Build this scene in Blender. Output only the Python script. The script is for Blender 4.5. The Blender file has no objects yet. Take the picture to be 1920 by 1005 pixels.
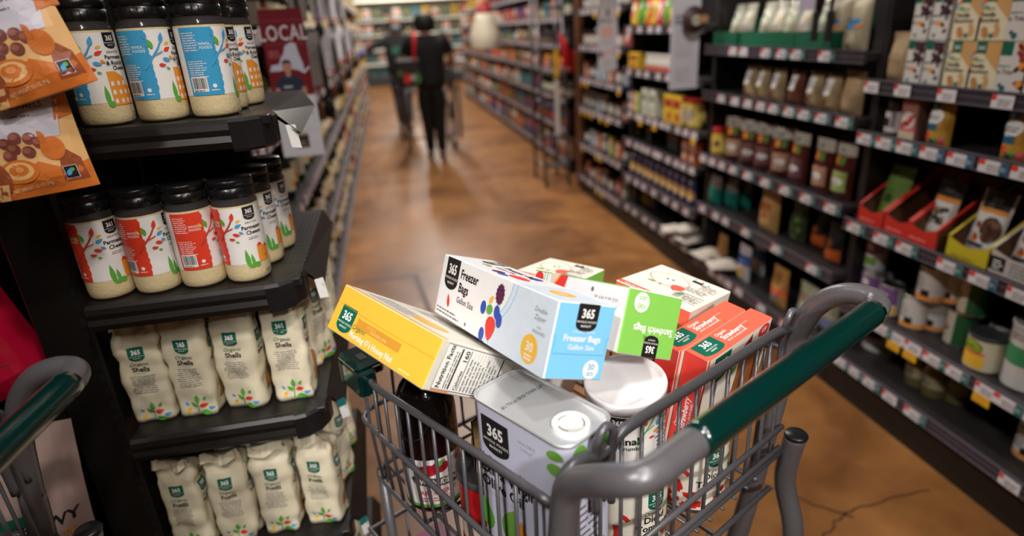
import bpy, bmesh, math, random
from mathutils import Vector, Matrix, noise
from mathutils.geometry import tessellate_polygon
sc = bpy.context.scene
COL = sc.collection
PI = math.pi
# ------------------------------------------------------------------ camera, world, lights, exposure
F, CH, PIT, ROL, YAW = 1150.0, 1.42, math.radians(21.6), math.radians(3.35), math.radians(10.0)
_r0 = Vector((math.cos(YAW), -math.sin(YAW), 0)); _f0 = Vector((math.sin(YAW), math.cos(YAW), 0)); _z = Vector((0, 0, 1))
FWD = math.cos(PIT)*_f0 - math.sin(PIT)*_z
_d0 = -(math.sin(PIT)*_f0 + math.cos(PIT)*_z)
RT = math.cos(ROL)*_r0 + math.sin(ROL)*_d0
DN = math.cos(ROL)*_d0 - math.sin(ROL)*_r0
CAM = Vector((0, 0, CH))
cd = bpy.data.cameras.new('camera'); cam = bpy.data.objects.new('camera', cd); COL.objects.link(cam)
cam.matrix_world = Matrix(((RT.x, -DN.x, -FWD.x, 0), (RT.y, -DN.y, -FWD.y, 0), (RT.z, -DN.z, -FWD.z, CH), (0, 0, 0, 1)))
cd.sensor_fit = 'HORIZONTAL'; cd.sensor_width = 36; cd.lens = 36*F/1920; cd.clip_start = .02; cd.clip_end = 60
cd.dof.use_dof = True; cd.dof.focus_distance = .80; cd.dof.aperture_fstop = 2.1; cd.dof.aperture_blades = 0
sc.camera = cam
w = bpy.data.worlds.new('world'); sc.world = w; w.use_nodes = True
w.node_tree.nodes['Background'].inputs[0].default_value = (.05, .045, .04, 1); w.node_tree.nodes['Background'].inputs[1].default_value = .3
sc.view_settings.view_transform = 'Standard'; sc.view_settings.look = 'None'
sc.view_settings.gamma = 1; sc.view_settings.use_curve_mapping = False
sc.view_settings.exposure = 0.28
sc.cycles.use_denoising = True
sc.cycles.max_bounces = 6; sc.cycles.diffuse_bounces = 3; sc.cycles.glossy_bounces = 3; sc.cycles.transmission_bounces = 6
sc.cycles.caustics_reflective = False; sc.cycles.caustics_refractive = False

def area(name, loc, target, sx, sy, power, col=(1, .93, .84), spread=180):
    l = bpy.data.lights.new(name, 'AREA'); l.shape = 'RECTANGLE'; l.size = sx; l.size_y = sy
    l.energy = power; l.color = col; l.spread = math.radians(spread)
    o = bpy.data.objects.new(name, l); COL.objects.link(o); o.location = loc
    o.rotation_euler = (Vector(target) - Vector(loc)).to_track_quat('-Z', 'Y').to_euler()
    return o
def spot(name, loc, target, power, size, col=(1, .94, .86), blend=.5, rad=.08):
    l = bpy.data.lights.new(name, 'SPOT'); l.energy = power; l.spot_size = math.radians(size); l.spot_blend = blend
    l.shadow_soft_size = rad; l.color = col
    o = bpy.data.objects.new(name, l); COL.objects.link(o); o.location = loc
    o.rotation_euler = (Vector(target) - Vector(loc)).to_track_quat('-Z', 'Y').to_euler()
    return o
# unseen spotlights over the near aisle, several added to brighten single things
spot('unseen_spotlight', (.50, .25, 3.3), (.22, .72, 1.0), 58, 44, (1, .96, .92))
spot('unseen_spotlight', (-.75, -.75, 3.0), (.28, .70, .95), 130, 34, (1, .96, .93), .6, .12)
spot('unseen_spotlight', (.55, -2.7, 3.1), (.25, .64, .98), 330, 15, (1, .96, .93), .5, .12)  # narrow unseen spot behind the camera, placed to light the canister lid
spot('unseen_spotlight', (.7, -.8, 3.3), (-.28, .95, 1.05), 80, 40, (1, .93, .86))
spot('unseen_spotlight', (-.85, 1.15, 3.2), (1.7, 1.5, .75), 85, 50, (1, .94, .88))
spot('unseen_spotlight', (-.85, 2.6, 3.2), (1.7, 2.6, .75), 55, 50, (1, .94, .88))
spot('unseen_spotlight', (.3, 3.9, 3.3), (1.6, 3.7, .8), 60, 66, (1, .93, .86))
spot('unseen_spotlight', (.6, 1.2, 3.3), (1.45, 3.2, 1.35), 130, 30, (1, .94, .9))  # added to brighten the nearer hanging sign
spot('unseen_spotlight', (1.3, 3.0, 3.3), (-.40, 4.0, 1.35), 100, 50, (1, .95, .9))  # added to brighten the white cards along the left run
spot('unseen_spotlight', (.7, .5, 3.2), (-.25, 1.9, 1.3), 70, 20, (1, .95, .9))  # added to brighten the LOCAL sign
# linear ceiling lamps along the aisle
for yy, pw in ((-2.0, 36), (4.4, 62), (7.4, 70), (10.4, 75), (13.4, 75), (16.5, 70)):
    area('linear_lamp', (.55, yy, 3.4), (.55, yy, 0), .25, 1.3, pw, (1, .93, .85))

# ------------------------------------------------------------------ helpers
def lin(c):
    return tuple((x/255/12.92 if x/255 <= .04045 else ((x/255+.055)/1.055)**2.4) for x in c) + (1,)
_M = {}
def M(col, rough=.55, metal=0, coat=0, trans=0, emit=0, var=.05, scale=60, bump=0, ior=1.45, alpha=1):
    k = (tuple(col), rough, metal, coat, trans, emit, var, scale, bump, alpha)
    if k in _M: return _M[k]
    m = bpy.data.materials.new('surface_%03d_%03d_%03d' % tuple(int(x) for x in col)); m.use_nodes = True
    nt = m.node_tree; b = nt.nodes['Principled BSDF']; c = lin(col)
    b.inputs['Base Color'].default_value = c; b.inputs['Roughness'].default_value = rough
    b.inputs['Metallic'].default_value = metal; b.inputs['Coat Weight'].default_value = coat
    b.inputs['Transmission Weight'].default_value = trans; b.inputs['IOR'].default_value = ior
    if emit:
        b.inputs['Emission Color'].default_value = c; b.inputs['Emission Strength'].default_value = emit
    if var or bump:
        tc = nt.nodes.new('ShaderNodeTexCoord'); n = nt.nodes.new('ShaderNodeTexNoise'); n.inputs['Scale'].default_value = scale
        n.inputs['Detail'].default_value = 3
        nt.links.new(tc.outputs['Object'], n.inputs['Vector'])
        if var:
            mx = nt.nodes.new('ShaderNodeMix'); mx.data_type = 'RGBA'
            mx.inputs['A'].default_value = tuple(x*(1-var*2) for x in c[:3])+(1,); mx.inputs['B'].default_value = tuple(min(1, x*(1+var)) for x in c[:3])+(1,)
            nt.links.new(n.outputs['Fac'], mx.inputs['Factor']); nt.links.new(mx.outputs['Result'], b.inputs['Base Color'])
        if bump:
            bp = nt.nodes.new('ShaderNodeBump'); bp.inputs['Strength'].default_value = bump; bp.inputs['Distance'].default_value = .002
            nt.links.new(n.outputs['Fac'], bp.inputs['Height']); nt.links.new(bp.outputs['Normal'], b.inputs['Normal'])
    _M[k] = m
    return m
def K(*c): return M(c, .5, var=.02)                 # printed ink
WHITE = M((236, 233, 229), .5, var=.02); INK = K(28, 26, 27); RED = K(222, 62, 44); ORG = K(236, 150, 52); YEL = K(238, 184, 60)
GRN = K(92, 168, 62); BLU = K(72, 160, 214); DGRN = K(0, 96, 74); CREAM = M((226, 217, 192), .42, var=.04, scale=25, bump=.15)
BLACKP = M((22, 21, 22), .35); DARK = M((26, 23, 22), .45, var=.06); GREYP = K(120, 118, 120); LGREY = K(176, 176, 182)

# ---- 2D print ("decals"): lists of (verts, faces, material)
_TC = {}
def T(s, x, y, h, m, bold=0, al='L', sh=0, rot=0, sx=1, sp=1):
    k = (s, bold, sh, sp)
    if k not in _TC:
        c = bpy.data.curves.new('t', 'FONT'); c.body = s; c.resolution_u = 1 if len(s) > 14 else 2; c.offset = bold*.02; c.shear = sh; c.space_character = sp
        c.size = 1/.72
        o = bpy.data.objects.new('t', c); me = bpy.data.meshes.new_from_object(o)
        vs = [(v.co.x, v.co.y) for v in me.vertices]; fs = [tuple(p.vertices) for p in me.polygons]
        bpy.data.objects.remove(o); bpy.data.meshes.remove(me); bpy.data.curves.remove(c)
        x0 = min(v[0] for v in vs); x1 = max(v[0] for v in vs)
        _TC[k] = ([(a-x0, b) for a, b in vs], fs, x1-x0)
    vs, fs, wd = _TC[k]
    ox = {'L': 0, 'C': -wd/2, 'R': -wd}[al]; ca, sa = math.cos(rot), math.sin(rot)
    return [([(x+((a+ox)*sx*ca-b*sa)*h, y+((a+ox)*sx*sa+b*ca)*h) for a, b in vs], fs, m)]
def P(pts, m):
    return [(list(pts), [tuple(t) for t in tessellate_polygon([[Vector((a, b, 0)) for a, b in pts]])], m)]
def RC(x, y, w_, h, m): return [([(x, y), (x+w_, y), (x+w_, y+h), (x, y+h)], [(0, 1, 2), (0, 2, 3)], m)]
def EL(x, y, a, b, m, rot=0, n=22):
    c, s = math.cos(rot), math.sin(rot)
    ps = [(math.cos(2*PI*i/n)*a, math.sin(2*PI*i/n)*b) for i in range(n)]
    return [([(x+p*c-q*s, y+p*s+q*c) for p, q in ps], [(0, i, i+1) for i in range(1, n-1)], m)]
def LF(x, y, l, wd, ang, m, n=7):
    a = math.radians(ang); c, s = math.cos(a), math.sin(a)
    up = [(l*i/n, wd/2*math.sin(PI*(i/n)**.8)) for i in range(n+1)]
    ps = up + [(p, -q) for p, q in up[-2:0:-1]]
    return P([(x+p*c-q*s, y+p*s+q*c) for p, q in ps], m)
def ST(pts, wd, m):
    vs, fs = [], []
    for i, p in enumerate(pts):
        a = Vector(pts[max(i-1, 0)]); b = Vector(pts[min(i+1, len(pts)-1)]); d = (b-a).normalized(); n = Vector((-d.y, d.x))*wd/2
        vs += [(p[0]+n.x, p[1]+n.y), (p[0]-n.x, p[1]-n.y)]
    for i in range(len(pts)-1): fs += [(2*i, 2*i+1, 2*i+3), (2*i, 2*i+3, 2*i+2)]
    return [(vs, fs, m)]
def BARS(x, y, w_, h, n, m, seed=1, thick=.45, al='L'):
    r = random.Random(seed); vs, fs = [], []; lh = h/n
    for i in range(n):
        ww = w_*r.uniform(.72, 1); xx = x if al == 'L' else x+(w_-ww)/2; e = xx+ww; yy = y+h-lh*(i+1)
        while xx < e-lh*.3:
            l = min(r.uniform(.8, 3.0)*lh, e-xx); k = len(vs)
            vs += [(xx, yy), (xx+l, yy), (xx+l, yy+lh*thick), (xx, yy+lh*thick)]; fs += [(k, k+1, k+2), (k, k+2, k+3)]; xx += l+lh*.35
    return [(vs, fs, m)]
def XF(D, rot=0, dx=0, dy=0, s=1, sy=None):
    c, q = math.cos(rot), math.sin(rot); sy = s if sy is None else sy
    return [([(dx+a*s*c-b*sy*q, dy+a*s*q+b*sy*c) for a, b in vs], fs, m) for vs, fs, m in D]
def BADGE(x, y, wd, m, mt=WHITE, small=True):
    """365 shield, x,y = middle of the top edge"""
    h = wd*1.08; pts = [(-.5, 0), (.5, 0), (.5, -.72)] + [(.5*math.cos(t), -.72-.28*math.sin(t)) for t in [PI*i/10 for i in range(1, 10)]] + [(-.5, -.72)]
    D = P([(x+a*wd, y+b*h) for a, b in pts], m)
    D += T('365', x, y-.50*h, wd*.34, mt, 2.2, 'C', sx=.86)
    if small:
        D += T('WHOLE FOODS', x, y-.68*h, wd*.085, mt, .5, 'C', sp=1.15) + T('MARKET', x, y-.83*h, wd*.085, mt, .5, 'C', sp=1.15)
    return D
def BARCODE(x, y, w_, h, seed=3):
    r = random.Random(seed); D = RC(x, y, w_, h, WHITE); xx = x+w_*.08; vs, fs = [], []
    while xx < x+w_*.92:
        b = w_*r.choice((.012, .02, .03)); k = len(vs)
        vs += [(xx, y+h*.2), (xx+b, y+h*.2), (xx+b, y+h*.95), (xx, y+h*.95)]; fs += [(k, k+1, k+2), (k, k+2, k+3)]; xx += b+w_*r.choice((.012, .02, .028))
    return D + [(vs, fs, INK)] + BARS(x+w_*.1, y+h*.04, w_*.8, h*.14, 1, INK, seed)
def BRANCH(x, y, s, cols, stem):
    """leafy branch, base at x,y, height about s"""
    D = ST([(x-.10*s, y), (x+.12*s, y+.30*s), (x+.38*s, y+.62*s), (x+.52*s, y+.85*s)], .05*s, stem) + ST([(x+.2*s, y+.40*s), (x+.5*s, y+.52*s)], .035*s, stem)
    for i, (a, b, l, g) in enumerate(((.50, .80, .30, 75), (.55, .52, .28, 25), (.22, .62, .30, 105), (.62, .72, .20, 20), (.45, .30, .26, -15), (.05, .66, .18, 120), (.30, .12, .22, -5), (.66, .36, .18, -25), (.50, .02, .14, -20))):
        D += LF(x+a*s, y+b*s, l*s, l*.48*s, g, cols[i % len(cols)])
    return D
def SPRIG(x, y, s):
    D = ST([(x, y), (x+.04*s, y+.55*s)], .05*s, GRN)
    for a, b, l, g, c in ((.03, .5, .42, 85, GRN), (-.02, .28, .36, 125, GRN), (.08, .30, .42, 15, RED), (.30, .60, .26, 55, GRN), (.45, .16, .32, 10, BLU), (-.36, .40, .24, 120, BLU), (-.46, .02, .34, 60, YEL), (.1, .02, .5, -5, GRN)):
        D += LF(x+a*s, y+b*s, l*s, l*.5*s, g, c)
    return D

# ---- mesh builder
class MB:
    def __init__(s): s.v, s.f, s.mi, s.sm, s.mats = [], [], [], [], []
    def add(s, vs, fs, m, smooth=False):
        if m not in s.mats: s.mats.append(m)
        i = s.mats.index(m); k = len(s.v); s.v += [tuple(x) for x in vs]
        for f in fs: s.f.append(tuple(k+a for a in f)); s.mi.append(i); s.sm.append(smooth)
        return s
    def box(s, x0, x1, y0, y1, z0, z1, m, c=0, mats=None):
        if x0 > x1: x0, x1 = x1, x0
        if y0 > y1: y0, y1 = y1, y0
        if not c and not mats:
            s.add([(x0, y0, z0), (x1, y0, z0), (x1, y1, z0), (x0, y1, z0), (x0, y0, z1), (x1, y0, z1), (x1, y1, z1), (x0, y1, z1)],
                  [(0, 3, 2, 1), (4, 5, 6, 7), (0, 1, 5, 4), (1, 2, 6, 5), (2, 3, 7, 6), (3, 0, 4, 7)], m); return s
        lo, hi = (x0, y0, z0), (x1, y1, z1); mats = mats or {}
        def pt(ax, sd, i, j):
            p = [0, 0, 0]; o = [a for a in (0, 1, 2) if a != ax]
            p[ax] = hi[ax] if sd else lo[ax]
            p[o[0]] = hi[o[0]]-c if i else lo[o[0]]+c; p[o[1]] = hi[o[1]]-c if j else lo[o[1]]+c
            return tuple(p)
        nm = {(0, 0): 'L', (0, 1): 'R', (1, 0): 'F', (1, 1): 'K', (2, 0): 'B', (2, 1): 'T'}
        for ax in range(3):
            for sd in (0, 1): s.add([pt(ax, sd, 0, 0), pt(ax, sd, 1, 0), pt(ax, sd, 1, 1), pt(ax, sd, 0, 1)], [(0, 1, 2, 3)], mats.get(nm[(ax, sd)], m))
        if c:
            for a in range(3):
                for b in range(a+1, 3):
                    t = 3-a-b
                    for sa in (0, 1):
                        for sb in (0, 1):
                            q = []
                            for st in (0, 1):
                                oa = [x for x in (0, 1, 2) if x != a]; ob = [x for x in (0, 1, 2) if x != b]
                                va = {b: sb, t: st}; vb = {a: sa, t: st}
                                q.append((pt(a, sa, va[oa[0]], va[oa[1]]), pt(b, sb, vb[ob[0]], vb[ob[1]])))
                            s.add([q[0][0], q[0][1], q[1][1], q[1][0]], [(0, 1, 2, 3)], mats.get(nm[(b, sb)], mats.get('e', m)))
            for sx_ in (0, 1):
                for sy_ in (0, 1):
                    for sz_ in (0, 1): s.add([pt(0, sx_, sy_, sz_), pt(1, sy_, sx_, sz_), pt(2, sz_, sx_, sy_)], [(0, 1, 2)], mats.get('e', m))
        return s
    def tube(s, pts, r, m, n=8, closed=False, caps=True):
        pts = [Vector(p) for p in pts]; N = len(pts); vs, fs = [], []; rr = r if isinstance(r, (list, tuple)) else [r]*N
        prev = None
        for i in range(N):
            if closed: d = (pts[(i+1) % N]-pts[i-1]).normalized()
            else: d = (pts[min(i+1, N-1)]-pts[max(i-1, 0)]).normalized()
            if prev is None: a = d.orthogonal().normalized()
            else:
                a = prev - d*prev.dot(d); a.normalize()
            prev = a; b = d.cross(a)
            for k in range(n):
                t = 2*PI*k/n; vs.append(pts[i]+(a*math.cos(t)+b*math.sin(t))*rr[i])
        for i in range(N if closed else N-1):
            j = (i+1) % N
            for k in range(n): fs.append((i*n+k, i*n+(k+1) % n, j*n+(k+1) % n, j*n+k))
        if caps and not closed: fs += [tuple(range(n-1, -1, -1)), tuple((N-1)*n+k for k in range(n))]
        return s.add(vs, fs, m, True)
    def lathe(s, prof, m, n=28, c=(0, 0, 0), seg=None, smooth=True):
        vs, fs = [], []
        for r, z in prof:
            for k in range(n):
                t = 2*PI*k/n; vs.append((c[0]+r*math.sin(t), c[1]-r*math.cos(t), c[2]+z))
        for i in range(len(prof)-1):
            for k in range(n):
                k2 = (k+1) % n; fs.append((i*n+k, i*n+k2, (i+1)*n+k2, (i+1)*n+k))
        if seg:
            for j, f in enumerate(fs): s.add([vs[a] for a in f], [(0, 1, 2, 3)], seg(j % n), smooth)
            return s
        return s.add(vs, fs, m, smooth)
    def disc(s, r, z, m, n=28, c=(0, 0)):
        return s.add([(c[0]+r*math.sin(2*PI*k/n), c[1]-r*math.cos(2*PI*k/n), z) for k in range(n)], [tuple(range(n))], m)
    def dec(s, D, S, off=.0004, step=.00012, maxl=None):
        boxes = []
        for vs, fs, m in D:
            x0 = min(p[0] for p in vs); x1 = max(p[0] for p in vs); y0 = min(p[1] for p in vs); y1 = max(p[1] for p in vs)
            L = 0
            for b in boxes:
                if b[0] < x1 and b[1] > x0 and b[2] < y1 and b[3] > y0 and b[4] >= L: L = b[4]+1
            boxes.append((x0, x1, y0, y1, L)); o = off+L*step
            if maxl:
                tri = []; st = [[vs[a] for a in f] for f in fs]
                while st:
                    q = st.pop()
                    if len(q) > 3:
                        st += [[q[0], q[i], q[i+1]] for i in range(1, len(q)-1)]; continue
                    e = [(math.dist(q[i], q[(i+1) % 3]), i) for i in range(3)]; l, i = max(e)
                    if l > maxl:
                        a, b, c_ = q[i], q[(i+1) % 3], q[(i+2) % 3]; mid = ((a[0]+b[0])/2, (a[1]+b[1])/2)
                        st += [[a, mid, c_], [mid, b, c_]]
                    else: tri.append(q)
                pv, pf = [], []
                for t in tri:
                    k = len(pv); pv += [S(p[0], p[1], o) for p in t]; pf.append((k, k+1, k+2))
                s.add(pv, pf, m)
            else: s.add([S(a, b, o) for a, b in vs], fs, m)
        return s
    def build(s, name, parent=None, loc=None, rot=None, label=None, cat=None, group=None, kind=None):
        me = bpy.data.meshes.new(name); me.from_pydata(s.v, [], s.f)
        for m in s.mats: me.materials.append(m)
        me.polygons.foreach_set('material_index', s.mi); me.polygons.foreach_set('use_smooth', s.sm); me.update()
        o = bpy.data.objects.new(name, me); COL.objects.link(o)
        if parent: o.parent = parent
        if loc is not None: o.location = loc
        if rot is not None: o.rotation_euler = rot if isinstance(rot, (tuple, list)) else (0, 0, rot)
        return tag(o, label, cat, group, kind)
def tag(o, label=None, cat=None, group=None, kind=None):
    for k, v in (('label', label), ('category', cat), ('group', group), ('kind', kind)):
        if v: o[k] = v
    return o
def empty(name, loc=(0, 0, 0), rot=0, label=None, cat=None, group=None):
    o = bpy.data.objects.new(name, None); COL.objects.link(o); o.location = loc; o.rotation_euler = (0, 0, rot); o.empty_display_size = .05
    return tag(o, label, cat, group)
def kids(o): return [c for c in bpy.data.objects if c.parent == o]
_KC = {}
def dup(root, loc, rot=0, label=None, group=None, scale=None):
    if root.name not in _KC: _KC[root.name] = [(c, kids(c)) for c in kids(root)]
    r = root.copy(); COL.objects.link(r); r.location = loc; r.rotation_euler = rot if isinstance(rot, tuple) else (0, 0, rot)
    if scale: r.scale = scale
    for k, v in (('label', label), ('group', group)):
        if v: r[k] = v
        elif k == 'group' and k in r: del r[k]
    for c, gs in _KC[root.name]:
        d = c.copy(); COL.objects.link(d); d.parent = r
        for g in gs: e = g.copy(); COL.objects.link(e); e.parent = d
    return r
USED = set()
def put(root, loc, rot=0, label=None, group=None, scale=None):
    """first use moves the prototype itself, afterwards copies"""
    if root.name in USED: return dup(root, loc, rot, label, group, scale)
    USED.add(root.name); _KC.setdefault(root.name, [(c, kids(c)) for c in kids(root)])
    root.location = loc; root.rotation_euler = rot if isinstance(rot, tuple) else (0, 0, rot)
    if scale: root.scale = scale
    tag(root, label, None, group); return root
def proj_x(X, Y, z):
    p = Vector((X, Y, z))-CAM; return 960+F*p.dot(RT)/p.dot(FWD)
def atY(px, z, X):
    lo, hi = .3, 20.0
    for _ in range(50):
        m = (lo+hi)/2
        if proj_x(X, m, z) > px: lo = m
        else: hi = m
    return m
def bez(pts, n=6, closed=False):
    """smooth Catmull-Rom through points"""
    P_ = [Vector(p) for p in pts]; N = len(P_); out = []
    for i in range(N if closed else N-1):
        a, b, c, d = P_[i-1 if (i or closed) else 0], P_[i], P_[(i+1) % N], P_[(i+2) % N if closed else min(i+2, N-1)]
        for k in range(n):
            t = k/n; out.append(.5*((2*b)+(c-a)*t+(2*a-5*b+4*c-d)*t*t+(3*b-a-3*c+d)*t**3))
    if not closed: out.append(P_[-1])
    return out
ORD = ['first', 'second', 'third', 'fourth', 'fifth', 'sixth', 'seventh', 'eighth', 'ninth', 'tenth', 'eleventh', 'twelfth', 'thirteenth', 'fourteenth', 'fifteenth', 'sixteenth']

# ------------------------------------------------------------------ the setting
def floor_mat():
    m = bpy.data.materials.new('polished_stained_concrete'); m.use_nodes = True; nt = m.node_tree; b = nt.nodes['Principled BSDF']; L = nt.links.new
    tc = nt.nodes.new('ShaderNodeTexCoord')
    n1 = nt.nodes.new('ShaderNodeTexNoise'); n1.inputs['Scale'].default_value = 1.6; n1.inputs['Detail'].default_value = 6; n1.inputs['Distortion'].default_value = .8
    n2 = nt.nodes.new('ShaderNodeTexNoise'); n2.inputs['Scale'].default_value = 9; n2.inputs['Detail'].default_value = 5
    r1 = nt.nodes.new('ShaderNodeValToRGB'); e = r1.color_ramp.elements
    e[0].position = .30; e[0].color = lin((116, 73, 39)); e[1].position = .72; e[1].color = lin((176, 121, 68))
    r2 = nt.nodes.new('ShaderNodeValToRGB'); e = r2.color_ramp.elements
    e[0].position = .35; e[0].color = (.72, .72, .72, 1); e[1].position = .7; e[1].color = (1, 1, 1, 1)
    mx = nt.nodes.new('ShaderNodeMix'); mx.data_type = 'RGBA'; mx.blend_type = 'MULTIPLY'; mx.inputs['Factor'].default_value = .8
    L(tc.outputs['Object'], n1.inputs['Vector']); L(tc.outputs['Object'], n2.inputs['Vector'])
    L(n1.outputs['Fac'], r1.inputs['Fac']); L(n2.outputs['Fac'], r2.inputs['Fac'])
    L(r1.outputs['Color'], mx.inputs['A']); L(r2.outputs['Color'], mx.inputs['B']); L(mx.outputs['Result'], b.inputs['Base Color'])
    mr = nt.nodes.new('ShaderNodeMapRange'); mr.inputs['To Min'].default_value = .26; mr.inputs['To Max'].default_value = .46
    L(n2.outputs['Fac'], mr.inputs['Value']); L(mr.outputs['Result'], b.inputs['Roughness'])
    b.inputs['Specular IOR Level'].default_value = .45
    return m
FM = floor_mat(); CRK = M((70, 42, 22), .6); TAPE = M((96, 62, 66), .5)
fl = MB(); fl.add([(-3.2, -4, 0), (3.4, -4, 0), (3.4, 21, 0), (-3.2, 21, 0)], [(0, 1, 2, 3)], FM)
def crack(pts, wd):
    r = random.Random(len(pts)); q = []
    for p in bez([(a, b, 0) for a, b in pts], 7): q.append((p.x+r.uniform(-.006, .006), p.y+r.uniform(-.006, .006)))
    fl.dec(ST(q, wd, CRK), lambda x, y, o: (x, y, o), .0006)
crack([(.72, 1.42), (.86, 1.46), (1.0, 1.42), (1.12, 1.30), (1.20, 1.22)], .008)
crack([(.90, 1.10), (1.05, 1.16), (1.16, 1.22), (1.30, 1.25), (1.50, 1.26)], .006)
crack([(1.06, 1.17), (1.10, 1.02), (1.16, .86)], .006)
crack([(.3, 3.6), (.7, 3.5), (1.1, 3.62), (1.55, 3.5)], .006)
fl.dec(ST([(-.36, 3.62), (.02, 3.60)], .035, TAPE)+ST([(.02, 3.62), (.09, 2.85)], .035, TAPE), lambda x, y, o: (x, y, o), .0008)
tag(fl.build('floor'), kind='structure')
WALL = M((92, 84, 76), .8); CEIL = M((168, 160, 152), .85)
def slab(n, *a): tag(MB().box(*a).build(n), kind='structure')
slab('wall_right', 3.3, 3.4, -4, 21, 0, 3.6, WALL); slab('wall_left', -3.3, -3.2, -4, 21, 0, 3.6, WALL)
slab('wall_back', -3.3, 3.4, 20.9, 21, 0, 3.6, WALL); slab('wall_front', -3.3, 3.4, -4.1, -4, 0, 3.6, WALL)
slab('ceiling', -3.3, 3.4, -4.1, 21, 3.6, 3.7, CEIL)

# ------------------------------------------------------------------ store shelving
STEEL = M((44, 40, 41), .42, var=.05); RAIL = M((98, 90, 100), .35, var=.05); RAILD = M((58, 52, 60), .4); TAG = M((222, 218, 224), .45, var=.02)
TEAL = K(24, 104, 104); TEALB = K(26, 92, 124); TYEL = K(226, 176, 40); WOODM = M((104, 62, 32), .5, var=.2, scale=14)
def tag_mesh(w_, mode):
    b = MB(); m = TAG
    b.box(-w_/2, w_/2, -.0015, 0, 0, .034, m)
    D = RC(-w_/2, .020, w_*.22, .014, RED)+BARS(-w_*.2, .006, w_*.6, .02, 3, GREYP, 2)
    if mode == 1: D += RC(w_*.24, 0, w_*.26, .034, TEAL)+BARS(w_*.28, .012, w_*.18, .012, 2, TAG, 4)
    if mode == 2: D += RC(w_*.24, 0, w_*.26, .034, TEALB)+BARS(w_*.28, .012, w_*.18, .012, 2, TAG, 4)
    if mode == 3:
        b.box(-w_/2, w_*.3, -.0015, 0, -.030, 0, TYEL); D += BARS(-w_*.4, -.026, w_*.6, .02, 3, ORG, 7)
    b.dec(D, lambda x, y, o: (x, -.0015-o, y)); o = b.build('price_tag'); me = o.data; bpy.data.objects.remove(o); return me
TAGS = [tag_mesh(.062, 0), tag_mesh(.086, 1), tag_mesh(.086, 2), tag_mesh(.066, 3)]
def gondola(label, X, y0, y1, side, shelves, tags=None, depth=.46, top=1.9, kick=.11, wide=1.0, group=None, detail=True):
    """shelving bay; side=+1 stands right of the aisle (faces -X). tags: {shelf index: [(y, mode)]}"""
    L = y1-y0; rot = -PI/2 if side > 0 else PI/2
    r = empty('shelf_unit', (X, (y0+y1)/2, 0), rot, label, 'shelves', group)
    # local: x along the shelf (left to right seen from the aisle), y into the unit
    b = MB().box(-L/2, L/2, depth, depth+.03, 0, top, STEEL)
    for sx in (-L/2, L/2-.03): b.box(sx, sx+.03, depth-.02, depth, 0, top, STEEL)
    b.build('back_panel', r)
    if detail:
        for sx in (-L/2, L/2-.012): MB().box(sx, sx+.012, .06, depth, .02, top, STEEL).build('end_panel', r)
    MB().box(-L/2, L/2, .03, depth, 0, kick, M((30, 25, 22), .5)).build('kick_plate', r)
    for i, z in enumerate(shelves):
        g = .006
        s = MB().box(-L/2+g, L/2-g, .012, depth, z-.03, z-.004, STEEL, .002)
        so = s.build('shelf', r)
        q = MB().box(-L/2+g, L/2-g, 0, .012, z-.038, z+.006, RAILD, .0015)
        q.box(-L/2+g, L/2-g, -.004, 0, z+.0015, z+.006, RAIL); q.box(-L/2+g, L/2-g, -.004, 0, z-.038, z-.034, RAIL)
        q.box(-L/2+g, L/2-g, -.0015, 0, z-.017, z-.014, RAIL)
        q.build('price_rail', so)
        for (y, mode) in (tags or {}).get(i, []):
            lx = ((y0+y1)/2-y) if side > 0 else (y-(y0+y1)/2)
            if abs(lx) > L/2-.04: continue
            t = bpy.data.objects.new('price_tag', TAGS[mode]); COL.objects.link(t); t.parent = so; t.location = (lx, -.0042, z-.036)
            t.scale = (wide, 1, 1)
    return r
def tagpx(z, modes, pxs): return [(atY(p, z-.02, 1.556), m) for p, m in zip(pxs, modes)]
def spread_tags(y0, y1, step, modes, seed):
    r = random.Random(seed); n = int((y1-y0)/step); return [(y0+step*(i+.5)+r.uniform(-.02, .02), r.choice(modes)) for i in range(n)]
NEAR = [.18, .40, .705, 1.015, 1.184]; MIDS = [.165, .475, .74, 1.055, 1.272]
THIRD = [.19, .405, .65, .84, 1.11, 1.368]; FOUR = [.17, .45, .755, .99, 1.235, 1.50]
gondola('black shelf unit of canned food, on the right nearest the camera', 1.56, .62, 1.872, 1, NEAR, {
    4: tagpx(1.184, [0, 0, 0, 0], [1634, 1692, 1775, 1880]),
    3: tagpx(1.015, [1, 1, 1, 2, 2, 2, 2, 1], [1625, 1662, 1700, 1747, 1800, 1862, 1925, 1990]),
    2: tagpx(.705, [1, 1, 1, 1, 2, 0], [1605, 1656, 1700, 1780, 1842, 1908]),
    1: tagpx(.40, [1, 3, 3, 1, 1, 3, 1, 1], [1655, 1681, 1712, 1752, 1792, 1848, 1890, 1950]),
    0: tagpx(.18, [1, 1, 1, 0, 1, 0], [1578, 1603, 1632, 1668, 1715, 1892])})
gondola('black shelf unit of bagged food, second on the right', 1.56, 1.876, 2.988, 1, MIDS, {
    4: tagpx(1.272, [0, 0, 0, 1, 1, 1, 1], [1323, 1374, 1394, 1438, 1468, 1496, 1550]),
    3: tagpx(1.055, [0]*5+[1]*5, [1321, 1352, 1378, 1402, 1426, 1452, 1482, 1510, 1543, 1583]),
    2: tagpx(.74, [0, 0, 0, 1, 1, 1, 1, 1, 1], [1318, 1335, 1353, 1376, 1404, 1437, 1474, 1514, 1560]),
    1: tagpx(.475, [0, 0, 0, 1, 1, 1], [1317, 1342, 1360, 1400, 1457, 1525]),
    0: tagpx(.165, [0]*6, [1335, 1350, 1365, 1385, 1427, 1470])})
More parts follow.
